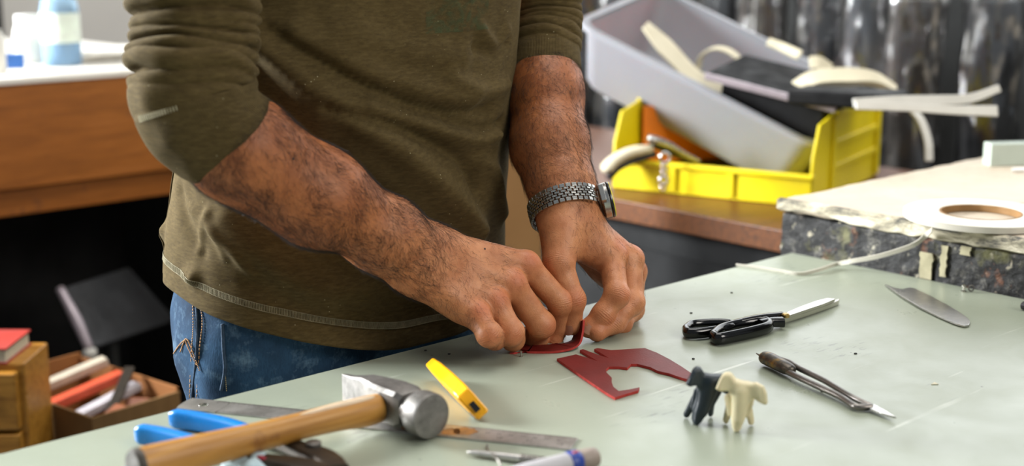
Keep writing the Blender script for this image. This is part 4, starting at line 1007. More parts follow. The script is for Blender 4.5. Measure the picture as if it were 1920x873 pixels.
# ------------------------------------------------------------------ skiving tool with looped wire handle
M['gunmetal'] = mat('aged_gunmetal', '#8a857f', 0.32, 0.85, var=0.35, scale=70, bump=0.1); M['brass_worn'] = None
s = NT('worn_knob'); a = s.noise(60, 4, 0.65); s.set(Base_Color=s.ramp(a, [(0.42, hexc('#3d3936')), (0.55, hexc('#5d564c')), (0.66, hexc('#9c7a35'))]), Metallic=0.6, Roughness=0.38); s.bump(a, 0.3, 0.0006); M['knob'] = s.m
kn = Tool('skiving_tool', 'dark metal craft knife with looped wire handle and pointed blade', 'craft knife', (1427, 667), (1678, 784))
KZ = .0075
kp = crom([kn.h(q, z) for q, z in (((1426, 668), KZ), ((1440, 672), KZ), ((1460, 682), KZ), ((1478, 691), KZ), ((1488, 695), KZ))], 30)
MB().tube(kp, np.interp(np.linspace(0, 1, 30), [0, .04, .12, .3, .7, .92, 1], [.002, .0055, .0072, .0078, .0072, .0055, .003]), 24, flat=.85, up=(0, 0, 1)).build('knob', M['knob'], kn.root, smooth=180)
MB().tube([kn.h((1430, 669), KZ), kn.h((1418, 662), KZ+.001)], [.0014, .0005], 8).build('spike', M['gunmetal'], kn.root)
MB().tube(crom([kn.h(q, z) for q, z in (((1462, 673), .0085), ((1480, 679), .0085), ((1500, 691), .008), ((1547, 714), .007), ((1592, 741), .006), ((1622, 756), .0045), ((1634, 762), .0035))], 50), .0025, 12, up=(0, 0, 1), flat=1.1).build('wire_arm', M['gunmetal'], kn.root, smooth=180)
MB().tube(crom([kn.h(q, z) for q, z in (((1476, 696), .0060), ((1500, 708), .0060), ((1530, 722), .0055), ((1565, 738), .005), ((1583, 748), .0045), ((1603, 761), .0040), ((1618, 763), .0038), ((1634, 762), .0035))], 50), .0029, 12, up=(0, 0, 1), flat=1.0).build('wire_arm', M['gunmetal'], kn.root, smooth=180)
MB().prism([kn.h(q, .0030)[:2] for q in ((1624, 759), (1640, 760), (1660, 771), (1681, 784), (1662, 779), (1632, 769))], .0024, .0044).build('knife_tip', M['steel'], kn.root, .0006)

# ------------------------------------------------------------------ two plastic clips
CLIP = [(480,330),(520,338),(560,385),(620,398),(685,400),(720,390),(772,403),(797,450),(808,530),(790,550),(740,530),(692,505),(668,560),(642,640),(624,680),(615,740),(590,768),(562,768),(542,735),(537,660),(545,580),(540,510),(505,464),(440,464),(408,442),(428,390),(452,345)]
def clip_mesh(lean, flip):
    """a flat lobed front plate with a rounded trunk, two side fins and two rear struts"""
    poly = np.array([((x-590)*.000106*flip, (770-y)*.000112) for x, y in CLIP]); H_ = .049
    poly[:, 0] -= lean*(1-poly[:, 1]/H_)
    g = Grid((-.030, -.016, -.002), (.030, .026, .054), .0009)
    X, Zc = np.meshgrid(g.ax[0], g.ax[2], indexing='ij'); d = np.full(X.shape, 1e9); sg = np.ones(X.shape); n = len(poly)
    for k in range(n):
        p, q_ = poly[k], poly[(k+1) % n]; e_ = q_-p; wx_, wz_ = X-p[0], Zc-p[1]; t = np.clip((wx_*e_[0]+wz_*e_[1])/(e_ @ e_), 0, 1)
        d = np.minimum(d, (wx_-e_[0]*t)**2+(wz_-e_[1]*t)**2)
        c1 = Zc >= p[1]; c2 = Zc < q_[1]; c3 = e_[0]*wz_ > e_[1]*wx_; sg = np.where((c1 & c2 & c3) | (~c1 & ~c2 & ~c3), -sg, sg)
    d2 = (sg*np.sqrt(d)).astype(np.float32)[:, None, :]
    lobe = np.clip((np.abs(X)-.006)/.012, 0, 1)*np.clip((Zc-.018)/.01, 0, 1)
    yc = (-.006*lobe**1.5 + .004*np.clip(Zc/H_, 0, 1)-.002).astype(np.float32)[:, None, :]; hh_ = (.0058-.0026*lobe).astype(np.float32)[:, None, :]
    rr_ = .0026; a1 = d2+rr_; a2 = np.abs(g.ax[1][None, :, None]-yc)-hh_+rr_
    q = (np.minimum(np.maximum(a1, a2), 0)+np.sqrt(np.maximum(a1, 0)**2+np.maximum(a2, 0)**2)-rr_).astype(np.float32)
    g.capsule(q, (-lean*.6, -.004, .012), (0, -.002, .034), .0044, .0060, .004)
    for s_ in (-1, 1):
        leg = g.new(); g.capsule(leg, (.0050*s_, .006, .029), (.0105*s_-lean*.5, .013, .0034), .0044, .0030, .001, ((.6*s_, -1, 0), 1.8)); g.union(q, leg, .002)
        fin = g.new(); g.capsule(fin, (.0085*s_, .004, .026), (.0068*s_-lean*.5, .003, .013), .0040, .0032, .001, ((.2*s_, -1, 0), 2.2)); g.union(q, fin, .001)
    for z in (.0108, .0135):
        ring = g.new(); g.capsule(ring, (-lean*.75, -.002, z), (-lean*.75, -.002, z), .0048, .0048, 0, ((0, 0, 1), 5)); g.union(q, ring, .0005)
    v, f = g.surface(q); v = relax(v, f, 1); v[:, 2] = np.maximum(v[:, 2], .0002); return mesh('clip_body', v, f, 180)
M['cream_plastic'] = mat('cream_plastic', '#d8cda6', 0.5, var=0.06, scale=60, bump=0.05, Subsurface_Weight=0.1, Subsurface_Scale=0.004); M['teal_plastic'] = mat('blackish_teal_plastic', '#12222a', 0.42, var=0.15, scale=60, bump=0.05)
for px, rz, ln_, fl2, m_, lb in (((1384, 806), -.17, .0, 1, M['cream_plastic'], 'cream plastic clip with drooping lobes, standing right of its dark twin'), ((1328, 792), .12, .010, 1, M['teal_plastic'], 'blackish teal plastic clip with drooping lobes, standing left of the cream one')):
    o = obj('plastic_clip', clip_mesh(ln_, fl2), None); o.data.materials.append(m_); o.location = T(*px); o.rotation_euler = (0, 0, rz); tag(o, lb, 'clip', 'plastic clips on the bench')

# ------------------------------------------------------------------ scriber, wire, glue tube, crumbs
sb = Tool('scriber', 'slim steel scriber with knurled grip lying before the ruler end', 'scriber', (876, 855), (1075, 880)); L = sb.len
MB().tube([(x, 0, .0036) for x in (0, .002, .006, .03, .04, L)], [.0008, .0016, .0026, .0032, .0034, .0034], 16).build('rod', M['ruler'], sb.root, smooth=40)
kb = MB()
for i in range(26):
    x = .045+i*.0022
    for k in range(12): a = 2*math.pi*(k+.5*(i % 2))/12; kb.frame_box((x, math.sin(a)*.0034, .0036+math.cos(a)*.0034), (1, 0, 0), (0, math.cos(a), -math.sin(a)), (0, math.sin(a), math.cos(a)), .0008, .0007, .0004)
o = kb.build('knurling', M['gunmetal'], sb.root, smooth=0); o['kind'] = 'stuff'
wi = Tool('wire_hook', 'thin bent wire lying across the scriber', 'wire', (913, 836), (945, 885))
MB().tube(crom([wi.h(q, z) for q, z in (((914, 834), .0012), ((914, 842), .0012), ((925, 853), .007), ((934, 862), .0082), ((944, 886), .002))], 40), .0009, 8).build('wire', M['gunmetal'], wi.root, smooth=180)
gt = Tool('glue_tube', 'pale grey tube with a blue band and grey cap beside the scriber', 'glue tube', (1106, 878), (1000, 905))
MB().tube([(x, 0, .0085) for x in (.018, .020, .06, gt.len+.03)], [.0075, .0085, .0085, .007], 24).build('tube_body', mat('pale_tube', '#b3b1b4', 0.4, var=0.1, scale=50, bump=0.03), gt.root, smooth=50)
MB().tube([(x, 0, .0085) for x in (.0105, .0115, .020, .0215)], [.0080, .0090, .0090, .0084], 24).build('blue_band', mat('blue_print_band', '#1d3f9c', 0.35, bump=0.02), gt.root, smooth=50)
MB().tube([(x, 0, .0085) for x in (-.006, -.005, .0, .010, .0112)], [.0060, .0074, .0080, .0082, .0076], 24).build('cap', mat('taupe_cap', '#9a8b80', 0.5, bump=0.03), gt.root, smooth=50)
MB().tube([(.013, .002, .0172), (.018, .002, .0172)], .0012, 8).build('red_dot', mat('red_dot', '#c9656c', 0.5, bump=0), gt.root)
o = MB().prism([(-.0035, -.0016), (.0035, -.001), (.0012, .0042)], .0002, .0008).build('paper_chip', mat('cream_paper', '#ded6bd', 0.8, bump=0.1)); o.location = T(1752, 720); tag(o, 'tiny cream triangular paper chip on the bench right side', 'scrap')
rv = thing('rivet_pair', 'pair of tiny shiny rivets at the foot of the battered bench', 'rivets', T(1812, 547))
MB().lathe([(.0034, 0), (.0036, .0012), (.0015, .002), (.0015, .006), (.0030, .0066), (.0028, .0084), (.0008, .009)], 18, (-.003, 0, 0)).build('rivet_post', M['chrome'], rv)
MB().tube(crom([(math.cos(t)*.0030+.0055, .001, .0042+math.sin(t)*.0032) for t in np.linspace(0, 6.28, 14)], 30), .0009, 8).build('ring', M['forged'], rv, smooth=180)
bc = Tool('pen_stub', 'small black plastic piece at the right picture edge', 'cap', (1916, 580), (1940, 586)); MB().tube([(0, 0, .005), (.001, 0, .005), (.018, 0, .005)], [.0035, .0045, .0045], 16).build('cap_body', M['black_plastic'], bc.root, smooth=40)
crm = mat('dark_crumb', '#2b2c2b', 0.7, bump=0); rg = random.Random(9)
crumb_me = []
for k in range(3):
    p = [(math.cos(t)*(.6+.5*rg.random()), math.sin(t)*(.6+.5*rg.random())) for t in np.linspace(0, 6.28, 7, endpoint=False)]; crumb_me.append(MB().prism(p, 0, .8).mesh('crumb', 30)); crumb_me[-1].materials.append(crm)
CR = [(1372, 549, 'dark crumb above the scissors, nearest the bench edge'), (1296, 587, 'dark crumb left above the black scissor rings'), (798, 657, 'dark crumb behind the yellow cutter tip'), (1541, 734, 'dark crumb beside the wire handle of the craft knife'), (1604, 663, 'dark crumb between scissors and craft knife'), (842, 664, 'dark speck near the red leather scrap'), (1300, 673, 'dark speck right of the leather offcut')]
for k, (x, y, lb) in enumerate(CR):
    o = bpy.data.objects.new('crumb', crumb_me[k % 3]); COL.objects.link(o); o.location = T(x, y); o.scale = (.0016, .0016, .0012); o.rotation_euler = (0, 0, k); tag(o, lb, 'crumb', 'dark crumbs on the bench')
# ------------------------------------------------------------------ tape roll on the battered bench
M['white_tape'] = mat('white_tape', '#cbc6b8', 0.45, var=0.05, scale=40, bump=0.05)
a_, b_ = T(1697, 415, SZ+.005), T(1700, 415, SZ+.005)
tpc = T(1838, 411, SZ); Rt = np.linalg.norm((T(1697, 412, SZ)-tpc)[:2])*.98; Ri = Rt*.535
tr = thing('tape_roll', 'flat roll of white tape lying on the battered bench', 'tape roll', tpc)
MB().lathe([(Ri, .0012), (Rt*.9, .0012), (Rt, .0012), (Rt, .0085), (Rt*.985, .0090), (Ri*1.02, .0090), (Ri, .0085), (Ri, .0012)], 72, cap=False).build('tape_winding', M['white_tape'], tr, smooth=40)
MB().lathe([(Ri-.0022, .0008), (Ri, .0008), (Ri, .0092), (Ri-.0022, .0092), (Ri-.0022, .0008)], 72, cap=False).build('cardboard_core', mat('kraft_core', '#8d6a3f', 0.8, bump=0.2), tr, smooth=40)
def face_pt(x, y, a):
    d = ray(x, y); t = ((R(a, 0, 0)-np.array([0, 0, CAMZ])) @ U1)/(d @ U1); return np.array([0, 0, CAMZ])+d*t
tail = [T(1748, 430, SZ+.005), face_pt(1740, 438, -.006), face_pt(1715, 458, -.012), face_pt(1680, 471, -.020), face_pt(1640, 482, -.028), face_pt(1600, 489, -.034), face_pt(1565, 496, -.036), T(1535, 506, ZT+.004), T(1500, 513, ZT+.002), T(1465, 508, ZT+.002), T(1420, 501, ZT+.002), T(1380, 496, ZT+.002)]
tc_ = crom(tail, 80); tn = np.gradient(tc_, axis=0); tn /= np.linalg.norm(tn, axis=1)[:, None]; rings = []
for i in range(80):
    up_ = np.array([0, -.25, 1.0]); up_ = norm(up_-tn[i]*(up_ @ tn[i])); sd = np.cross(tn[i], up_); w = np.interp(i, [0, 50, 79], [.0032, .0026, .0014]); c = tc_[i]-tpc
    rings.append([c+sd*.0006+up_*w, c-sd*.0006+up_*w, c-sd*.0006-up_*w*.9, c+sd*.0006-up_*w*.9])
MB().loft(rings).build('tape_tail', M['white_tape'], tr, smooth=60)
ey = thing('glass_block', 'small pale green glass block standing at the back of the battered bench', 'block', T(1888, 309, SZ), YAW-.6)
MB().box(-.033, .033, -.012, .012, 0, .034).build('glass_body', mat('pale_green_glass', '#bcc8bd', 0.12, var=0.08, scale=30, bump=0), ey, .0015)
o = MB().tube(crom([(0, 0, .003), (.02, -.004, .004), (.05, -.01, .003)], 20), .003, 10).build('white_rod', mat('white_rod', '#e8e6e2', 0.3, bump=0)); o.location = T(1898, 322, SZ); tag(o, 'short glossy white rod before the glass block', 'rod')
o = MB().box(-.009, .009, -.003, .003, 0, .003).build('dark_chip', crm, None, .0008); o.location = T(1906, 385, SZ); tag(o, 'small dark chip behind the tape roll', 'chip')
# ================================================================== right background: shelf bench, bin, tote, wrapped rolls
M['brown_wood'] = wood('brown_shelf_wood', '#472609', '#653812', '#754519', (1, 14, 14)).m
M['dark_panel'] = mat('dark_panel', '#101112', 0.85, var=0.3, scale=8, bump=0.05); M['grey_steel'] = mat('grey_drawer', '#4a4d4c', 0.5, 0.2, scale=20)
SB = .88
sh = thing('side_bench', 'brown wooden side bench with dark cabinet below, carrying the yellow bin', 'bench', R(.18, .12, 0), YAW)
MB().box(0, .60, 0, 1.55, SB-.034, SB).build('bench_top', M['brown_wood'], sh, .002)
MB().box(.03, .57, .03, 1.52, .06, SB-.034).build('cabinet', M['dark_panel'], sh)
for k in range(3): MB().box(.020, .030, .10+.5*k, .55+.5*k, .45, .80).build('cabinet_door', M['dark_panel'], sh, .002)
for (x, y) in ((.06, .06), (.54, .06), (.06, 1.49), (.54, 1.49)): MB().box(x-.03, x+.03, y-.03, y+.03, 0, .06).build('foot', M['steel_leg'], sh)
# yellow bin
M['yellow'] = mat('yellow_bin_plastic', '#e2cd12', 0.38, var=0.06, scale=12, bump=0.05); M['orange'] = mat('orange_plastic', '#e57a10', 0.45, var=0.1, scale=20)
fl_ = T(1147, 352, SB); fr_ = T(1521, 390, SB); e1 = norm(fr_-fl_); e2 = np.cross(Z3, e1); L1 = np.linalg.norm(fr_-fl_); L2 = .36
bn = thing('storage_bin', 'bright yellow plastic storage bin with low front under the grey tote', 'bin', fl_, math.atan2(e1[1], e1[0]))
HB_, HF = .140, .050
MB().box(0, L1, 0, L2, 0.001, .006).build('bin_floor', M['yellow'], bn, .001)
MB().box(0, L1, 0, .005, .004, HF).build('front_wall', M['yellow'], bn, .0015)
MB().box(-.002, L1+.002, -.006, .008, HF-.006, HF+.002).build('front_lip', M['yellow'], bn, .002)
MB().box(0, L1, L2-.005, L2, .004, HB_).build('back_wall', M['yellow'], bn, .0015)
def side_wall(x0, x1):
    prof = [(0, .004), (L2, .004), (L2, HB_), (.10, HB_), (.028, HB_-.012), (.004, HF+.03), (0, HF)]
    v = [(x0, y, z) for y, z in prof]+[(x1, y, z) for y, z in prof]; n = len(prof)
    return MB().add(v, [tuple(range(n-1, -1, -1)) if x1 > x0 else tuple(range(n)), tuple(range(n, 2*n))]+[(i, (i+1) % n, n+(i+1) % n, n+i) for i in range(n)])
side_wall(-.0, .005).build('side_wall', M['yellow'], bn, .0015); side_wall(L1-.005, L1).build('side_wall', M['yellow'], bn, .0015)
for x in (-.004, L1-.001):
    MB().box(x, x+.006, .10, L2, HB_-.008, HB_+.003).build('rim', M['yellow'], bn, .0015)
for (y0, y1) in ((.085, .100), (L2-.03, L2-.012)): MB().box(L1, L1+.006, y0, y1, .006, HB_-.006).build('rib', M['yellow'], bn, .0015)
for z in (.045, .085): MB().box(L1, L1+.005, .10, L2-.03, z, z+.010).build('rib', M['yellow'], bn, .0015)
for x in (L1*.31, L1*.60): MB().box(x, x+.010, -.005, 0, .006, HF-.004).build('rib', M['yellow'], bn, .001)
o = MB().box(0, .006, 0, .16, 0, .10).build('divider_card', M['orange'], None, .001); o.location = fl_+e1*.012+e2*.09+Z3*.03; o.rotation_euler = (0, 0, math.atan2(e1[1], e1[0])-.6); tag(o, 'orange plastic divider inside the yellow bin', 'divider')
# grey tote, tipped over the bin
M['tote'] = mat('grey_translucent_plastic', '#8e9096', 0.45, var=0.06, scale=10, bump=0.04, Subsurface_Weight=0.15, Subsurface_Scale=0.02)
nl = P(1088, 46, 2.42); nr_ = P(1532, 276, 2.22); tx = norm(nr_-nl); TL = np.linalg.norm(nr_-nl); ty0 = e2*.985+Z3*.17; ty = norm(ty0-tx*(ty0 @ tx)); tz = np.cross(tx, ty); TW = .31
tot = thing('plastic_tote', 'grey plastic tote tipped at an angle on top of the yellow bin', 'tote', nl)
tot.rotation_euler = Matrix((tx, ty, tz)).transposed().to_euler()
def rrect(x0, x1, y0, y1, z, r, n=6):
    pts = []
    for (cx, cy, a0) in ((x1-r, y0+r, -90), (x1-r, y1-r, 0), (x0+r, y1-r, 90), (x0+r, y0+r, 180)):
        for k in range(n+1): a = math.radians(a0+90*k/n); pts.append((cx+r*math.cos(a), cy+r*math.sin(a), z))
    return pts
D = .112; t_ = .003
MB().loft([rrect(0, TL, 0, TW, 0, .035), rrect(.022, TL-.022, .022, TW-.022, -D+.01, .035), rrect(.030, TL-.030, .030, TW-.030, -D, .03), rrect(.032, TL-.032, .032, TW-.032, -D+t_, .03), rrect(.026, TL-.026, .026, TW-.026, -D+.012, .032), rrect(t_, TL-t_, t_, TW-t_, 0, .033)], cap=False).build('tote_shell', M['tote'], tot, smooth=50)
nb_ = len(rrect(0, 1, 0, 1, 0, .1))
MB().add(rrect(.030, TL-.030, .030, TW-.030, -D, .03)+rrect(.032, TL-.032, .032, TW-.032, -D+t_, .03), [tuple(range(nb_-1, -1, -1)), tuple(range(nb_, 2*nb_))]).build('tote_floor', M['tote'], tot)
MB().loft([rrect(-.010, TL+.010, -.010, TW+.010, -.004, .042), rrect(-.010, TL+.010, -.010, TW+.010, .004, .042), rrect(.002, TL-.002, .002, TW-.002, .005, .034), rrect(.003, TL-.003, .003, TW-.003, -.004, .033), rrect(-.010, TL+.010, -.010, TW+.010, -.004, .042)], cap=False).build('rim', M['tote'], tot, smooth=50)
def tp(x, y, z): return nl + tx*x + ty*y + tz*z
# things in the tote
M['cream'] = mat('cream_leather', '#cfc6ab', 0.6, var=0.1, scale=25, bump=0.15); M['white_pl'] = mat('white_plastic', '#cbc9c1', 0.35, var=0.05, scale=20, bump=0.02); M['black_lam'] = mat('black_laminate', '#0a0a0b', 0.7, bump=0.02, spec=0.2); M['silver_edge'] = mat('silver_edge', '#a59aa0', 0.35, 0.4, bump=0.02)
def ribbon(name, pts, wd, wid, th, m, label, cat, n=36, group=None):
    c = crom(pts, n); o0 = c[n//2].copy(); c = c-o0; tn = np.gradient(c, axis=0); tn /= np.linalg.norm(tn, axis=1)[:, None]; rings = []
    for i in range(n):
        w = norm(wd-tn[i]*(np.asarray(wd) @ tn[i])); nn = np.cross(tn[i], w); hw = np.interp(i/(n-1), *zip(*wid))/2
        rings.append([c[i]+w*hw+nn*th/2, c[i]-w*hw+nn*th/2, c[i]-w*hw-nn*th/2, c[i]+w*hw-nn*th/2])
    o = MB().loft(rings).build(name, m, None, min(th*.3, .001), 50); o.location = o0; return tag(o, label, cat, group)
ribbon('leather_strip', [tp(.085, .075, .022), tp(.14, .085, -.005), tp(.20, .09, -.028), tp(.27, .10, -.030), tp(.33, .12, -.010)], ty, [(0, .03), (.2, .06), (.7, .05), (1, .02)], .004, M['cream'], 'cream leather strip curving out of the grey tote', 'leather strip')
lpp = [tp(.215+.045*math.cos(t), .17, -.030+.040*math.sin(t)) for t in np.linspace(-.4, 3.6, 14)]
ribbon('leather_loop', lpp, ty, [(0, .02), (1, .02)], .004, M['cream'], 'cream leather loop standing behind the strip in the tote', 'leather loop')
# black framed panel lying across the tote mouth
pb = thing('laminate_sheet', 'black glossy panel with a silver front edge sticking out of the tote', 'panel', tp(.205, .05, .0))
a0 = P(1322, 142, 2.32)-0; a1 = P(1568, 205, 2.20); px_ = norm(a1-a0); pl_ = np.linalg.norm(a1-a0); py_ = norm(e2-px_*(e2 @ px_)+Z3*.12); pz_ = np.cross(px_, py_); oo = np.array(pb.location)
def pch(mb, name, m, b=0): mb.v = [tuple(np.asarray(q)-oo) for q in mb.v]; return mb.build(name, m, pb, b)
pch(MB().frame_box((a0+a1)/2+py_*.085, px_, py_, pz_, pl_/2, .085, .004), 'panel_sheet', M['black_lam'], .001)
pch(MB().frame_box((a0+a1)/2-py_*.001, px_, py_, pz_, pl_/2, .003, .006), 'silver_edge', M['silver_edge'], .002)
pch(MB().frame_box((a0+a1)/2+py_*.07-pz_*.045, px_, py_, pz_, pl_/2*.8, .05, .038), 'case_body', M['black_lam'], .006)
ribbon('white_strap', [P(1600, 193, 2.10), P(1680, 190, 2.12), P(1760, 188, 2.14), P(1820, 184, 2.16), P(1874, 165, 2.18)], np.array([0, .35, 1.0]), [(0, .014), (.3, .018), (.8, .014), (1, .012)], .004, M['white_pl'], 'upper white plastic strap pointing right with a curled end', 'strap', group='white straps out of the tote')
ribbon('white_strap', [P(1605, 198, 2.06), P(1690, 201, 2.08), P(1780, 206, 2.10), P(1870, 208, 2.12)], np.array([0, .35, 1.0]), [(0, .012), (.5, .012), (1, .017)], .004, M['white_pl'], 'lower white plastic strap pointing straight right', 'strap', group='white straps out of the tote')
ribbon('arched_strap', [P(1495, 166, 2.30), P(1530, 148, 2.31), P(1590, 144, 2.32), P(1640, 148, 2.33), P(1678, 170, 2.34)], np.array([0, .8, .6]), [(0, .03), (.5, .035), (1, .02)], .012, M['cream'], 'thick cream handle arched over the right end of the tote', 'handle')
ribbon('cream_tab', [P(1440, 78, 2.45), P(1465, 88, 2.44), P(1500, 104, 2.42)], np.array([0, .6, .8]), [(0, .015), (1, .018)], .006, M['cream'], 'small cream tab over the far rim of the tote', 'tab')
ribbon('cream_tab', [P(1518, 118, 2.40), P(1535, 118, 2.40), P(1556, 132, 2.40)], np.array([0, .5, .9]), [(0, .022), (1, .026)], .006, M['cream'], 'cream tab just above the thick cream handle', 'tab')
o = MB().frame_box((0, 0, 0), e1, e2, Z3, .085, .05, .012).build('black_case', M['black_lam'], None, .006); o.location = P(1590, 182, 2.22); tag(o, 'flat black case under the white straps', 'case')
ribbon('white_cable', [P(1712, 208, 2.36), P(1728, 228, 2.34), P(1740, 265, 2.32), P(1742, 302, 2.31)], np.array([1.0, 0, 0]), [(0, .013), (1, .013)], .006, M['white_pl'], 'white strap hanging down behind the yellow bin', 'strap')
# white-and-black handled tool hanging over the bin front
tl_ = thing('hand_clamp', 'cream and black curved tool handle hanging over the front of the bin', 'tool', P(1180, 300, 2.27))
oo2 = np.array(tl_.location)
def tch(c, r, name, m, flat=.7): mb = MB().tube(crom(c, 40), r, 12, up=(0, 0, 1), flat=flat); mb.v = [tuple(np.asarray(q)-oo2) for q in mb.v]; return mb.build(name, m, tl_, smooth=180)
tch([P(1132, 322, 2.25), P(1150, 302, 2.26), P(1180, 286, 2.27), P(1222, 278, 2.28)], np.interp(np.linspace(0, 1, 40), [0, .1, .8, 1], [.006, .014, .013, .009]), 'cream_grip', M['cream'])
tch([P(1140, 334, 2.262), P(1160, 314, 2.27), P(1190, 300, 2.28), P(1228, 288, 2.29)], .008, 'black_grip', M['black_plastic'])
tch([P(1215, 258, 2.27), P(1250, 270, 2.28), P(1285, 290, 2.29), P(1310, 302, 2.30)], np.interp(np.linspace(0, 1, 40), [0, .1, 1], [.008, .010, .005]), 'steel_lever', M['steel'])
tch([P(1222, 268, 2.285), P(1260, 284, 2.295), P(1300, 300, 2.31)], .010, 'black_lever', M['black_plastic'])
ch = thing('key_chain', 'short silver chain with pendants hanging over the bin front', 'chain', P(1246, 322, 2.24)); oo3 = np.array(ch.location)
for k, (y, r) in enumerate(((296, .010), (312, .005), (323, .005), (338, .008), (352, .005))):
    c = P(1247-k, y, 2.235); ring = [c + r*.8*np.array([math.cos(t), 0, math.sin(t)*1.1])-oo3 for t in np.linspace(0, 2*math.pi, 16, endpoint=False)]
    MB().tube(ring, .0026 if r > .006 else .0018, 8, closed=True).build('chain_link', M['chrome'], ch, smooth=180)
# wrapped rolls
def film_mat():
    s = NT('clear_film'); out = s.t.nodes['Material Output']; tr_ = s.n('ShaderNodeBsdfTransparent'); gl = s.n('ShaderNodeBsdfGlossy'); gl.inputs['Roughness'].default_value = 0.16
    lw = s.n('ShaderNodeLayerWeight'); lw.inputs['Blend'].default_value = 0.42; bmp = s.n('ShaderNodeBump'); bmp.inputs['Strength'].default_value = 0.6; bmp.inputs['Distance'].default_value = 0.01
    s.l(s.noise(8, 3, 0.5, 0.6, (1, 1, .5)), bmp.inputs['Height']); s.l(bmp.outputs[0], gl.inputs['Normal']); s.l(bmp.outputs[0], lw.inputs['Normal'])
    mx = s.n('ShaderNodeMixShader'); s.l(s.ramp(lw.outputs['Fresnel'], [(0.0, 0.16), (0.6, 0.8)]), mx.inputs[0]); s.l(tr_.outputs[0], mx.inputs[1]); s.l(gl.outputs[0], mx.inputs[2]); s.l(mx.outputs[0], out.inputs[0]); return s.m
M['film'] = film_mat()
M['black_cloth'] = mat('black_cloth', '#1b1c1f', 0.8, var=0.4, scale=20, bump=0.3); M['taupe_cloth'] = mat('taupe_cloth', '#3a342e', 0.8, var=0.4, scale=14, bump=0.3); M['grey_cloth'] = mat('grey_cloth', '#3c3f44', 0.8, var=0.4, scale=14, bump=0.3)
RKZ = .55
rk = thing('roll_rack', 'low dark rack under the film-wrapped rolls', 'rack', R(.98, .05, 0), YAW)
MB().box(0, .30, 0, 1.75, RKZ-.03, RKZ).build('rack_shelf', M['dark_panel'], rk)
for y in (.02, .85, 1.68): MB().box(.02, .28, y, y+.05, 0, RKZ-.03).build('rack_leg', M['dark_panel'], rk)
ORD = ['rightmost of the row', 'second from the right in the row', 'third from the right in the row', 'fourth from the right in the row', 'fifth from the right, above the tote end', 'sixth from the right, behind the tote', 'seventh from the right, behind the tote rim', 'eighth from the right, over the tote corner', 'leftmost of the row, beside the sleeve']
RL = [(b_, m_, nm + ' film-wrapped roll, ' + o_) for b_, m_, nm, o_ in zip((.36, .50, .63, .76, .89, 1.03, 1.17, 1.31, 1.46), ('black_cloth', 'taupe_cloth', 'grey_cloth', 'black_cloth', 'taupe_cloth', 'black_cloth', 'taupe_cloth', 'grey_cloth', 'black_cloth'), ('black', 'taupe', 'grey', 'black', 'taupe', 'black', 'taupe', 'grey', 'black'), ORD)]
for k, (b_, m_, lb) in enumerate(RL, 1):
    root = thing('fabric_roll', lb, 'fabric roll', R(1.12+.03*math.sin(k*2.1), b_, RKZ), k*.7, 'film-wrapped fabric rolls')
    def shell(r, amp, n, mz, sd, z0, z1):
        V_ = []; F_ = []
        for i in range(mz+1):
            for j in range(n):
                t = 2*math.pi*j/n; z = z0+(z1-z0)*i/mz; p = np.array([math.cos(t)*2.2, math.sin(t)*2.2, z*7])+sd*7.3
                dd = amp*(float(vnoise(p))+.6*float(vnoise(p*2.1))); V_.append(((r+dd)*math.cos(t), (r+dd)*math.sin(t), z))
        for i in range(mz):
            for j in range(n): F_.append((i*n+j, i*n+(j+1) % n, (i+1)*n+(j+1) % n, (i+1)*n+j))
        return MB().add(V_, F_), n, mz
    mb, n, mz = shell(.048, .004, 28, 24, k+.5, .002, .62); mb.f += [tuple(range(n-1, -1, -1)), tuple(mz*n+j for j in range(n))]; mb.build('roll_body', M[m_], root, smooth=180)
    mb, n, mz = shell(.060, .009, 40, 36, k+40.2, .001, .66); mb.build('clear_wrap', M['film'], root, smooth=24)
# tan board standing behind the man
tb = MB().box(-.15, .046, -.01, .01, 0, 1.12).build('plywood_board', mat('tan_plywood', '#a87c4a', 0.7, var=0.12, scale=6, bump=0.08), None, .002); tb.location = (.0, 2.10, 0); tb.rotation_euler = (0, 0, .25); tag(tb, 'tan plywood board standing upright behind the man, between his arms', 'board')

# ================================================================== left background: desk, bottles, drawers, box
M['desk_wood'] = wood('orange_brown_desk_wood', '#7a4413', '#93551b', '#a1612a', (1, 10, 10)).m
s = NT('white_desktop'); s.set(Base_Color=s.ramp(s.noise(8, 3), [(0.3, hexc('#d9d4ca')), (0.7, hexc('#ece8e0'))]), Roughness=0.4); s.bump(s.noise(60), .05, .0005); M['desktop'] = s.m
DZ = 1.05; d0 = T(0, 148, DZ); da = (d0-R(0, 0, 0)) @ U1; db = (d0-R(0, 0, 0)) @ U2
dk = thing('wooden_desk', 'orange-brown wooden desk with white top behind the man', 'desk', R(da-.9, db, 0), YAW)
MB().box(0, 1.42, 0, .95, DZ-.012, DZ).build('desk_top', M['desktop'], dk, .002)
MB().box(0.005, 1.415, 0.004, .03, DZ-.200, DZ-.012).build('front_board', M['desk_wood'], dk, .002)
MB().box(0.005, 1.415, 0.022, .05, DZ-.252, DZ-.200).build('lower_board', M['desk_wood'], dk, .002)
MB().box(0.005, 1.415, .50, .53, .0, DZ-.20).build('shade_panel', M['dark_panel'], dk)  # dark sheet added to stand in for the darkness below the desk
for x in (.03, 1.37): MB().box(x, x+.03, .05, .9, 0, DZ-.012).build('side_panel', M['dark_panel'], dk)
MB().lathe([(.006, 0), (.006, .003), (.002, .004)], 16, R(0, 0, 0)*0+np.array([1.25, .002, DZ-.185]), (0, -1, 0)).build('screw_head', M['steel'], dk)
def ontop(x, y): p = T(x, y, DZ); return p
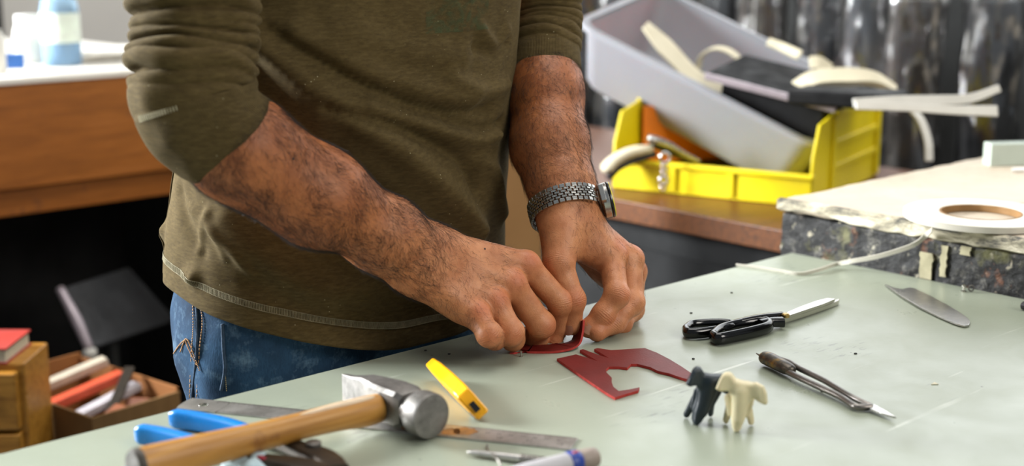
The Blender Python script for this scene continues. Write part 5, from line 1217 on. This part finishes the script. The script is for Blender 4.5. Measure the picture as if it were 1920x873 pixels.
M['clear_pl'] = mat('clear_bottle_plastic', '#a4c4dc', 0.12, var=0.03, scale=20, bump=0, Transmission_Weight=0.55, IOR=1.2); M['liquid'] = mat('blue_liquid', '#6aaee0', 0.2, bump=0, Transmission_Weight=0.3); M['blue_cap'] = mat('blue_cap', '#3f7fc0', 0.35, bump=0)
M['blue_dk'] = mat('blue_label', '#2d62a8', 0.5, bump=0)
bt = thing('plastic_bottle', 'tall clear bottle with blue liquid and white label on the desk', 'bottle', ontop(118, 122)); 
MB().lathe([(.034, 0), (.037, .004), (.037, .105), (.033, .125), (.018, .150), (.013, .158), (.013, .165)], 32).build('bottle_body', M['clear_pl'], bt, smooth=60)
MB().lathe([(.0375, .045), (.0377, .047), (.0377, .100), (.0375, .102)], 32, cap=False).build('label', mat('white_label', '#bfc4bb', 0.5, bump=0.02, col2='#cdd9c9', scale=70), bt)
MB().lathe([(.0335, .004), (.0345, .042), (.033, .043)], 32).build('liquid', M['liquid'], bt); MB().lathe([(.015, .160), (.015, .178), (.013, .180)], 24).build('bottle_cap', M['blue_cap'], bt)
jr = thing('white_jar', 'short white plastic jar with screw lid left of the tall bottle', 'jar', ontop(58, 118))
MB().lathe([(.026, 0), (.030, .004), (.030, .060), (.027, .072), (.022, .076)], 32).build('jar_body', M['white_pl'], jr, smooth=60); MB().lathe([(.025, .074), (.025, .092), (.023, .095)], 32).build('lid', mat('grey_white_lid', '#d8d8d4', 0.4, bump=0), jr)
cl = thing('white_canister', 'white canister cut by the left picture edge', 'canister', ontop(-6, 138)); MB().lathe([(.017, 0), (.0185, .003), (.0185, .065), (.016, .072)], 28).build('canister_body', M['white_pl'], cl, smooth=60); MB().lathe([(.013, .07), (.013, .080)], 24).build('lid', M['white_pl'], cl)
o = MB().box(-.022, .022, -.012, .012, 0, .028).build('blue_box', M['blue_dk'], None, .002); o.location = ontop(24, 128); o.rotation_euler = (0, 0, .3); tag(o, 'small blue carton between the canister and the jar', 'carton')
ps = thing('paper_stack', 'loose white papers stacked on the desk by the man sleeve', 'papers', ontop(205, 108), YAW)
for k in range(6): MB().box(-.13+.008*k, .13-.01*k, -.07-.005*k, .07+.004*k, .003*k, .003*k+.0028).build('sheet', mat('paper_%d' % k, '#e8e4da', 0.8, bump=0.03), ps)
d_ = ray(8, 60); t_p = (R(0, 2.62, 0) @ U2)/(d_ @ U2)
dp = MB().box(-.34, 0, 0, .05, 0, 2.4).build('dark_post', M['dark_panel'], None, .003); dp.location = d_*t_p*np.array([1, 1, 0]); dp.rotation_euler = (0, 0, YAW); tag(dp, 'dark upright post against the wall at the top left corner', 'post')
# drawers
M['pine'] = wood('honey_pine', '#8c5a16', '#b07a2a', '#c08c3c', (1, 14, 14)).m
DY = 1.84; DX = P(40, 700, DY)[0]
dr = thing('drawer_cabinet', 'small honey-coloured wooden drawer cabinet at the left picture edge', 'drawers', (DX-.36, DY, 0), 0)
zt_ = P(40, 686, DY)[2]
MB().box(0, .36, .012, .115, .02, zt_).build('carcass', M['pine'], dr, .003)
hh = .083
for k in range(7):
    z1 = zt_-.010-k*(hh+.006)
    d_o = MB().box(.008, .352, -.004, .014, z1-hh, z1).build('drawer_front', M['pine'], dr, .003)
    MB().box(.26, .325, -.0052, -.0038, z1-.058, z1-.028).build('label_card', mat('card_label_%d' % k, '#c9c0a8', 0.8, var=0.3, scale=90, bump=0), d_o)
for (x, y) in ((.03, .04), (.33, .04), (.03, .09), (.33, .09)): MB().box(x-.02, x+.02, y-.02, y+.02, 0, .02).build('foot', M['steel_leg'], dr)
bk_ = thing('book', 'red-covered book lying on top of the drawer cabinet', 'book', (DX-.245, DY+.016, zt_), -.02)
MB().box(0, .22, 0, .09, .002, .020).build('pages', M['cream'], bk_); MB().box(-.003, .223, -.003, .093, .020, .0225).build('cover', mat('red_cover', '#a33228', 0.5, bump=0.05), bk_); MB().box(-.003, .223, -.003, .093, 0, .002).build('cover', mat('red_cover_b', '#a33228', 0.5, bump=0.05), bk_)
# cardboard box on a low stand
M['card'] = mat('brown_cardboard', '#7b5a30', 0.85, var=0.15, scale=12, bump=0.1, stretch=(6, 1, 1)); M['card_in'] = mat('cardboard_inside', '#9a6332', 0.85, var=0.15, scale=12, bump=0.1)
bz1 = .62; b0 = T(172, 784, bz1); b1 = T(337, 733, bz1); bx = norm(b1-b0); bl_ = np.linalg.norm((b1-b0)[:2]); byv = np.cross(Z3, bx); bz0 = bz1-.13
stn = thing('low_stand', 'low dark stand in the shadow under the cardboard box', 'stand', np.array([b0[0], b0[1], 0]), math.atan2(bx[1], bx[0]))
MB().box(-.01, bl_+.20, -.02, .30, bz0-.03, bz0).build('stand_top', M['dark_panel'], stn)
for (x, y) in ((.02, .02), (bl_+.15, .02), (.02, .26), (bl_+.15, .26)): MB().box(x-.02, x+.02, y-.02, y+.02, 0, bz0-.03).build('leg', M['steel_leg'], stn)
cb = thing('cardboard_box', 'open brown cardboard box full of tools and papers on the low stand', 'box', np.array([b0[0], b0[1], bz0]), math.atan2(bx[1], bx[0])); BW = .26; BH = bz1-bz0; BLn = bl_
MB().box(0, BLn, 0, BW, 0, .004).build('box_floor', M['card'], cb)
MB().box(0, BLn, 0, .004, .004, BH).build('box_wall', M['card'], cb); MB().box(0, BLn, BW-.004, BW, .004, BH+.012).build('box_wall', M['card_in'], cb)
MB().box(0, .004, .004, BW-.004, .004, BH).build('box_wall', M['card'], cb); MB().box(BLn-.004, BLn, .004, BW-.004, .004, BH+.006).build('box_wall', M['card_in'], cb)
def bp(x, y, z): return np.array([b0[0], b0[1], bz0])+bx*x+byv*y+Z3*z
def rod(name, a, b, ax, hw, hh, m, label, cat):
    a, b = np.asarray(a), np.asarray(b); d = norm(b-a); sd = norm(np.cross(Z3, d)); up_ = np.cross(d, sd); c = (a+b)/2
    o = MB().frame_box((0, 0, 0), d, sd, up_, np.linalg.norm(b-a)/2, hw, hh).build(name, m, None, min(hw, hh)*.4); o.location = c; return tag(o, label, cat)
M['coral'] = mat('coral_plastic', '#d5522f', 0.5, bump=0.03); M['offwhite'] = mat('offwhite_board', '#c9bda8', 0.6, bump=0.05); M['lilac'] = mat('lilac_grey_paper', '#b7b0b4', 0.7, bump=0.05)
rod('wood_batten', bp(.014, .200, BH-.012), bp(.142, .165, BH+.020), 0, .012, .007, M['offwhite'], 'off-white wooden batten lying along the cardboard box', 'batten')
rod('orange_level', bp(.006, .140, BH-.020), bp(.142, .125, BH+.004), 0, .011, .008, M['coral'], 'coral-orange plastic bar in the cardboard box', 'bar')
rod('grey_folder', bp(.008, .085, BH-.030), bp(.142, .085, BH-.004), 0, .011, .006, M['lilac'], 'lilac-grey folder in front of the orange bar', 'folder')
rod('white_pad', bp(.008, .225, BH-.020), bp(.035, .226, BH-.014), 0, .015, .013, M['offwhite'], 'small white pad at the left end of the cardboard box', 'pad')
rod('steel_file', bp(.060, .05, BH-.030), bp(.140, .10, BH+.022), 0, .008, .003, M['dark_steel'], 'dark steel file leaning up out of the cardboard box', 'file')
rod('brown_wallet', bp(.03, .035, BH-.040), bp(.085, .040, BH-.018), 0, .016, .010, mat('tan_leather', '#8b4a22', 0.6), 'tan leather wallet in the front of the cardboard box', 'wallet')
rod('leather_roll', bp(.09, .032, BH-.050), bp(.125, .055, BH-.020), 0, .02, .015, mat('dark_tan_leather', '#6e3a1c', 0.6), 'dark tan leather bundle at the right of the box', 'bundle')
# black folding panel with silver edge standing behind the box
fp = thing('folding_seat', 'black folded seat panel with a silver edge standing behind the cardboard box', 'folding seat', (P(170, 660, 2.45)[0], 2.45, 0))
of_ = np.array(fp.location); q0, q1 = P(112, 540, 2.45), P(168, 655, 2.40); 
mb = MB(); q2_, q3_ = P(330, 600, 2.62), P(240, 500, 2.66); th = np.array([0, .012, -.006])
mb.add([q-of_ for q in (q0, q1, q2_, q3_)]+[q+th-of_ for q in (q0, q1, q2_, q3_)], [(3, 2, 1, 0), (4, 5, 6, 7), (0, 1, 5, 4), (1, 2, 6, 5), (2, 3, 7, 6), (3, 0, 4, 7)]); mb.build('seat_panel', mat('black_seat', '#1b1b1c', 0.55, bump=0.05), fp, .003)
MB().tube(crom([q0-of_, (q0+q1)/2-of_+np.array([.004, -.004, 0]), q1-of_], 16), np.interp(np.linspace(0, 1, 16), [0, .5, 1], [.008, .011, .009]), 10).build('silver_edge', M['silver_edge'], fp, smooth=180)
MB().lathe([(.004, 0), (.012, .004), (.013, .016), (.006, .024)], 16, q1-of_-Z3*.018).build('edge_knob', M['white_pl'], fp, smooth=60)
for dx in (.02, .16): MB().tube([np.array([dx, .06, .0]), np.array([dx, .08, P(200, 600, 2.5)[2]])], .010, 10).build('leg', M['steel_leg'], fp)
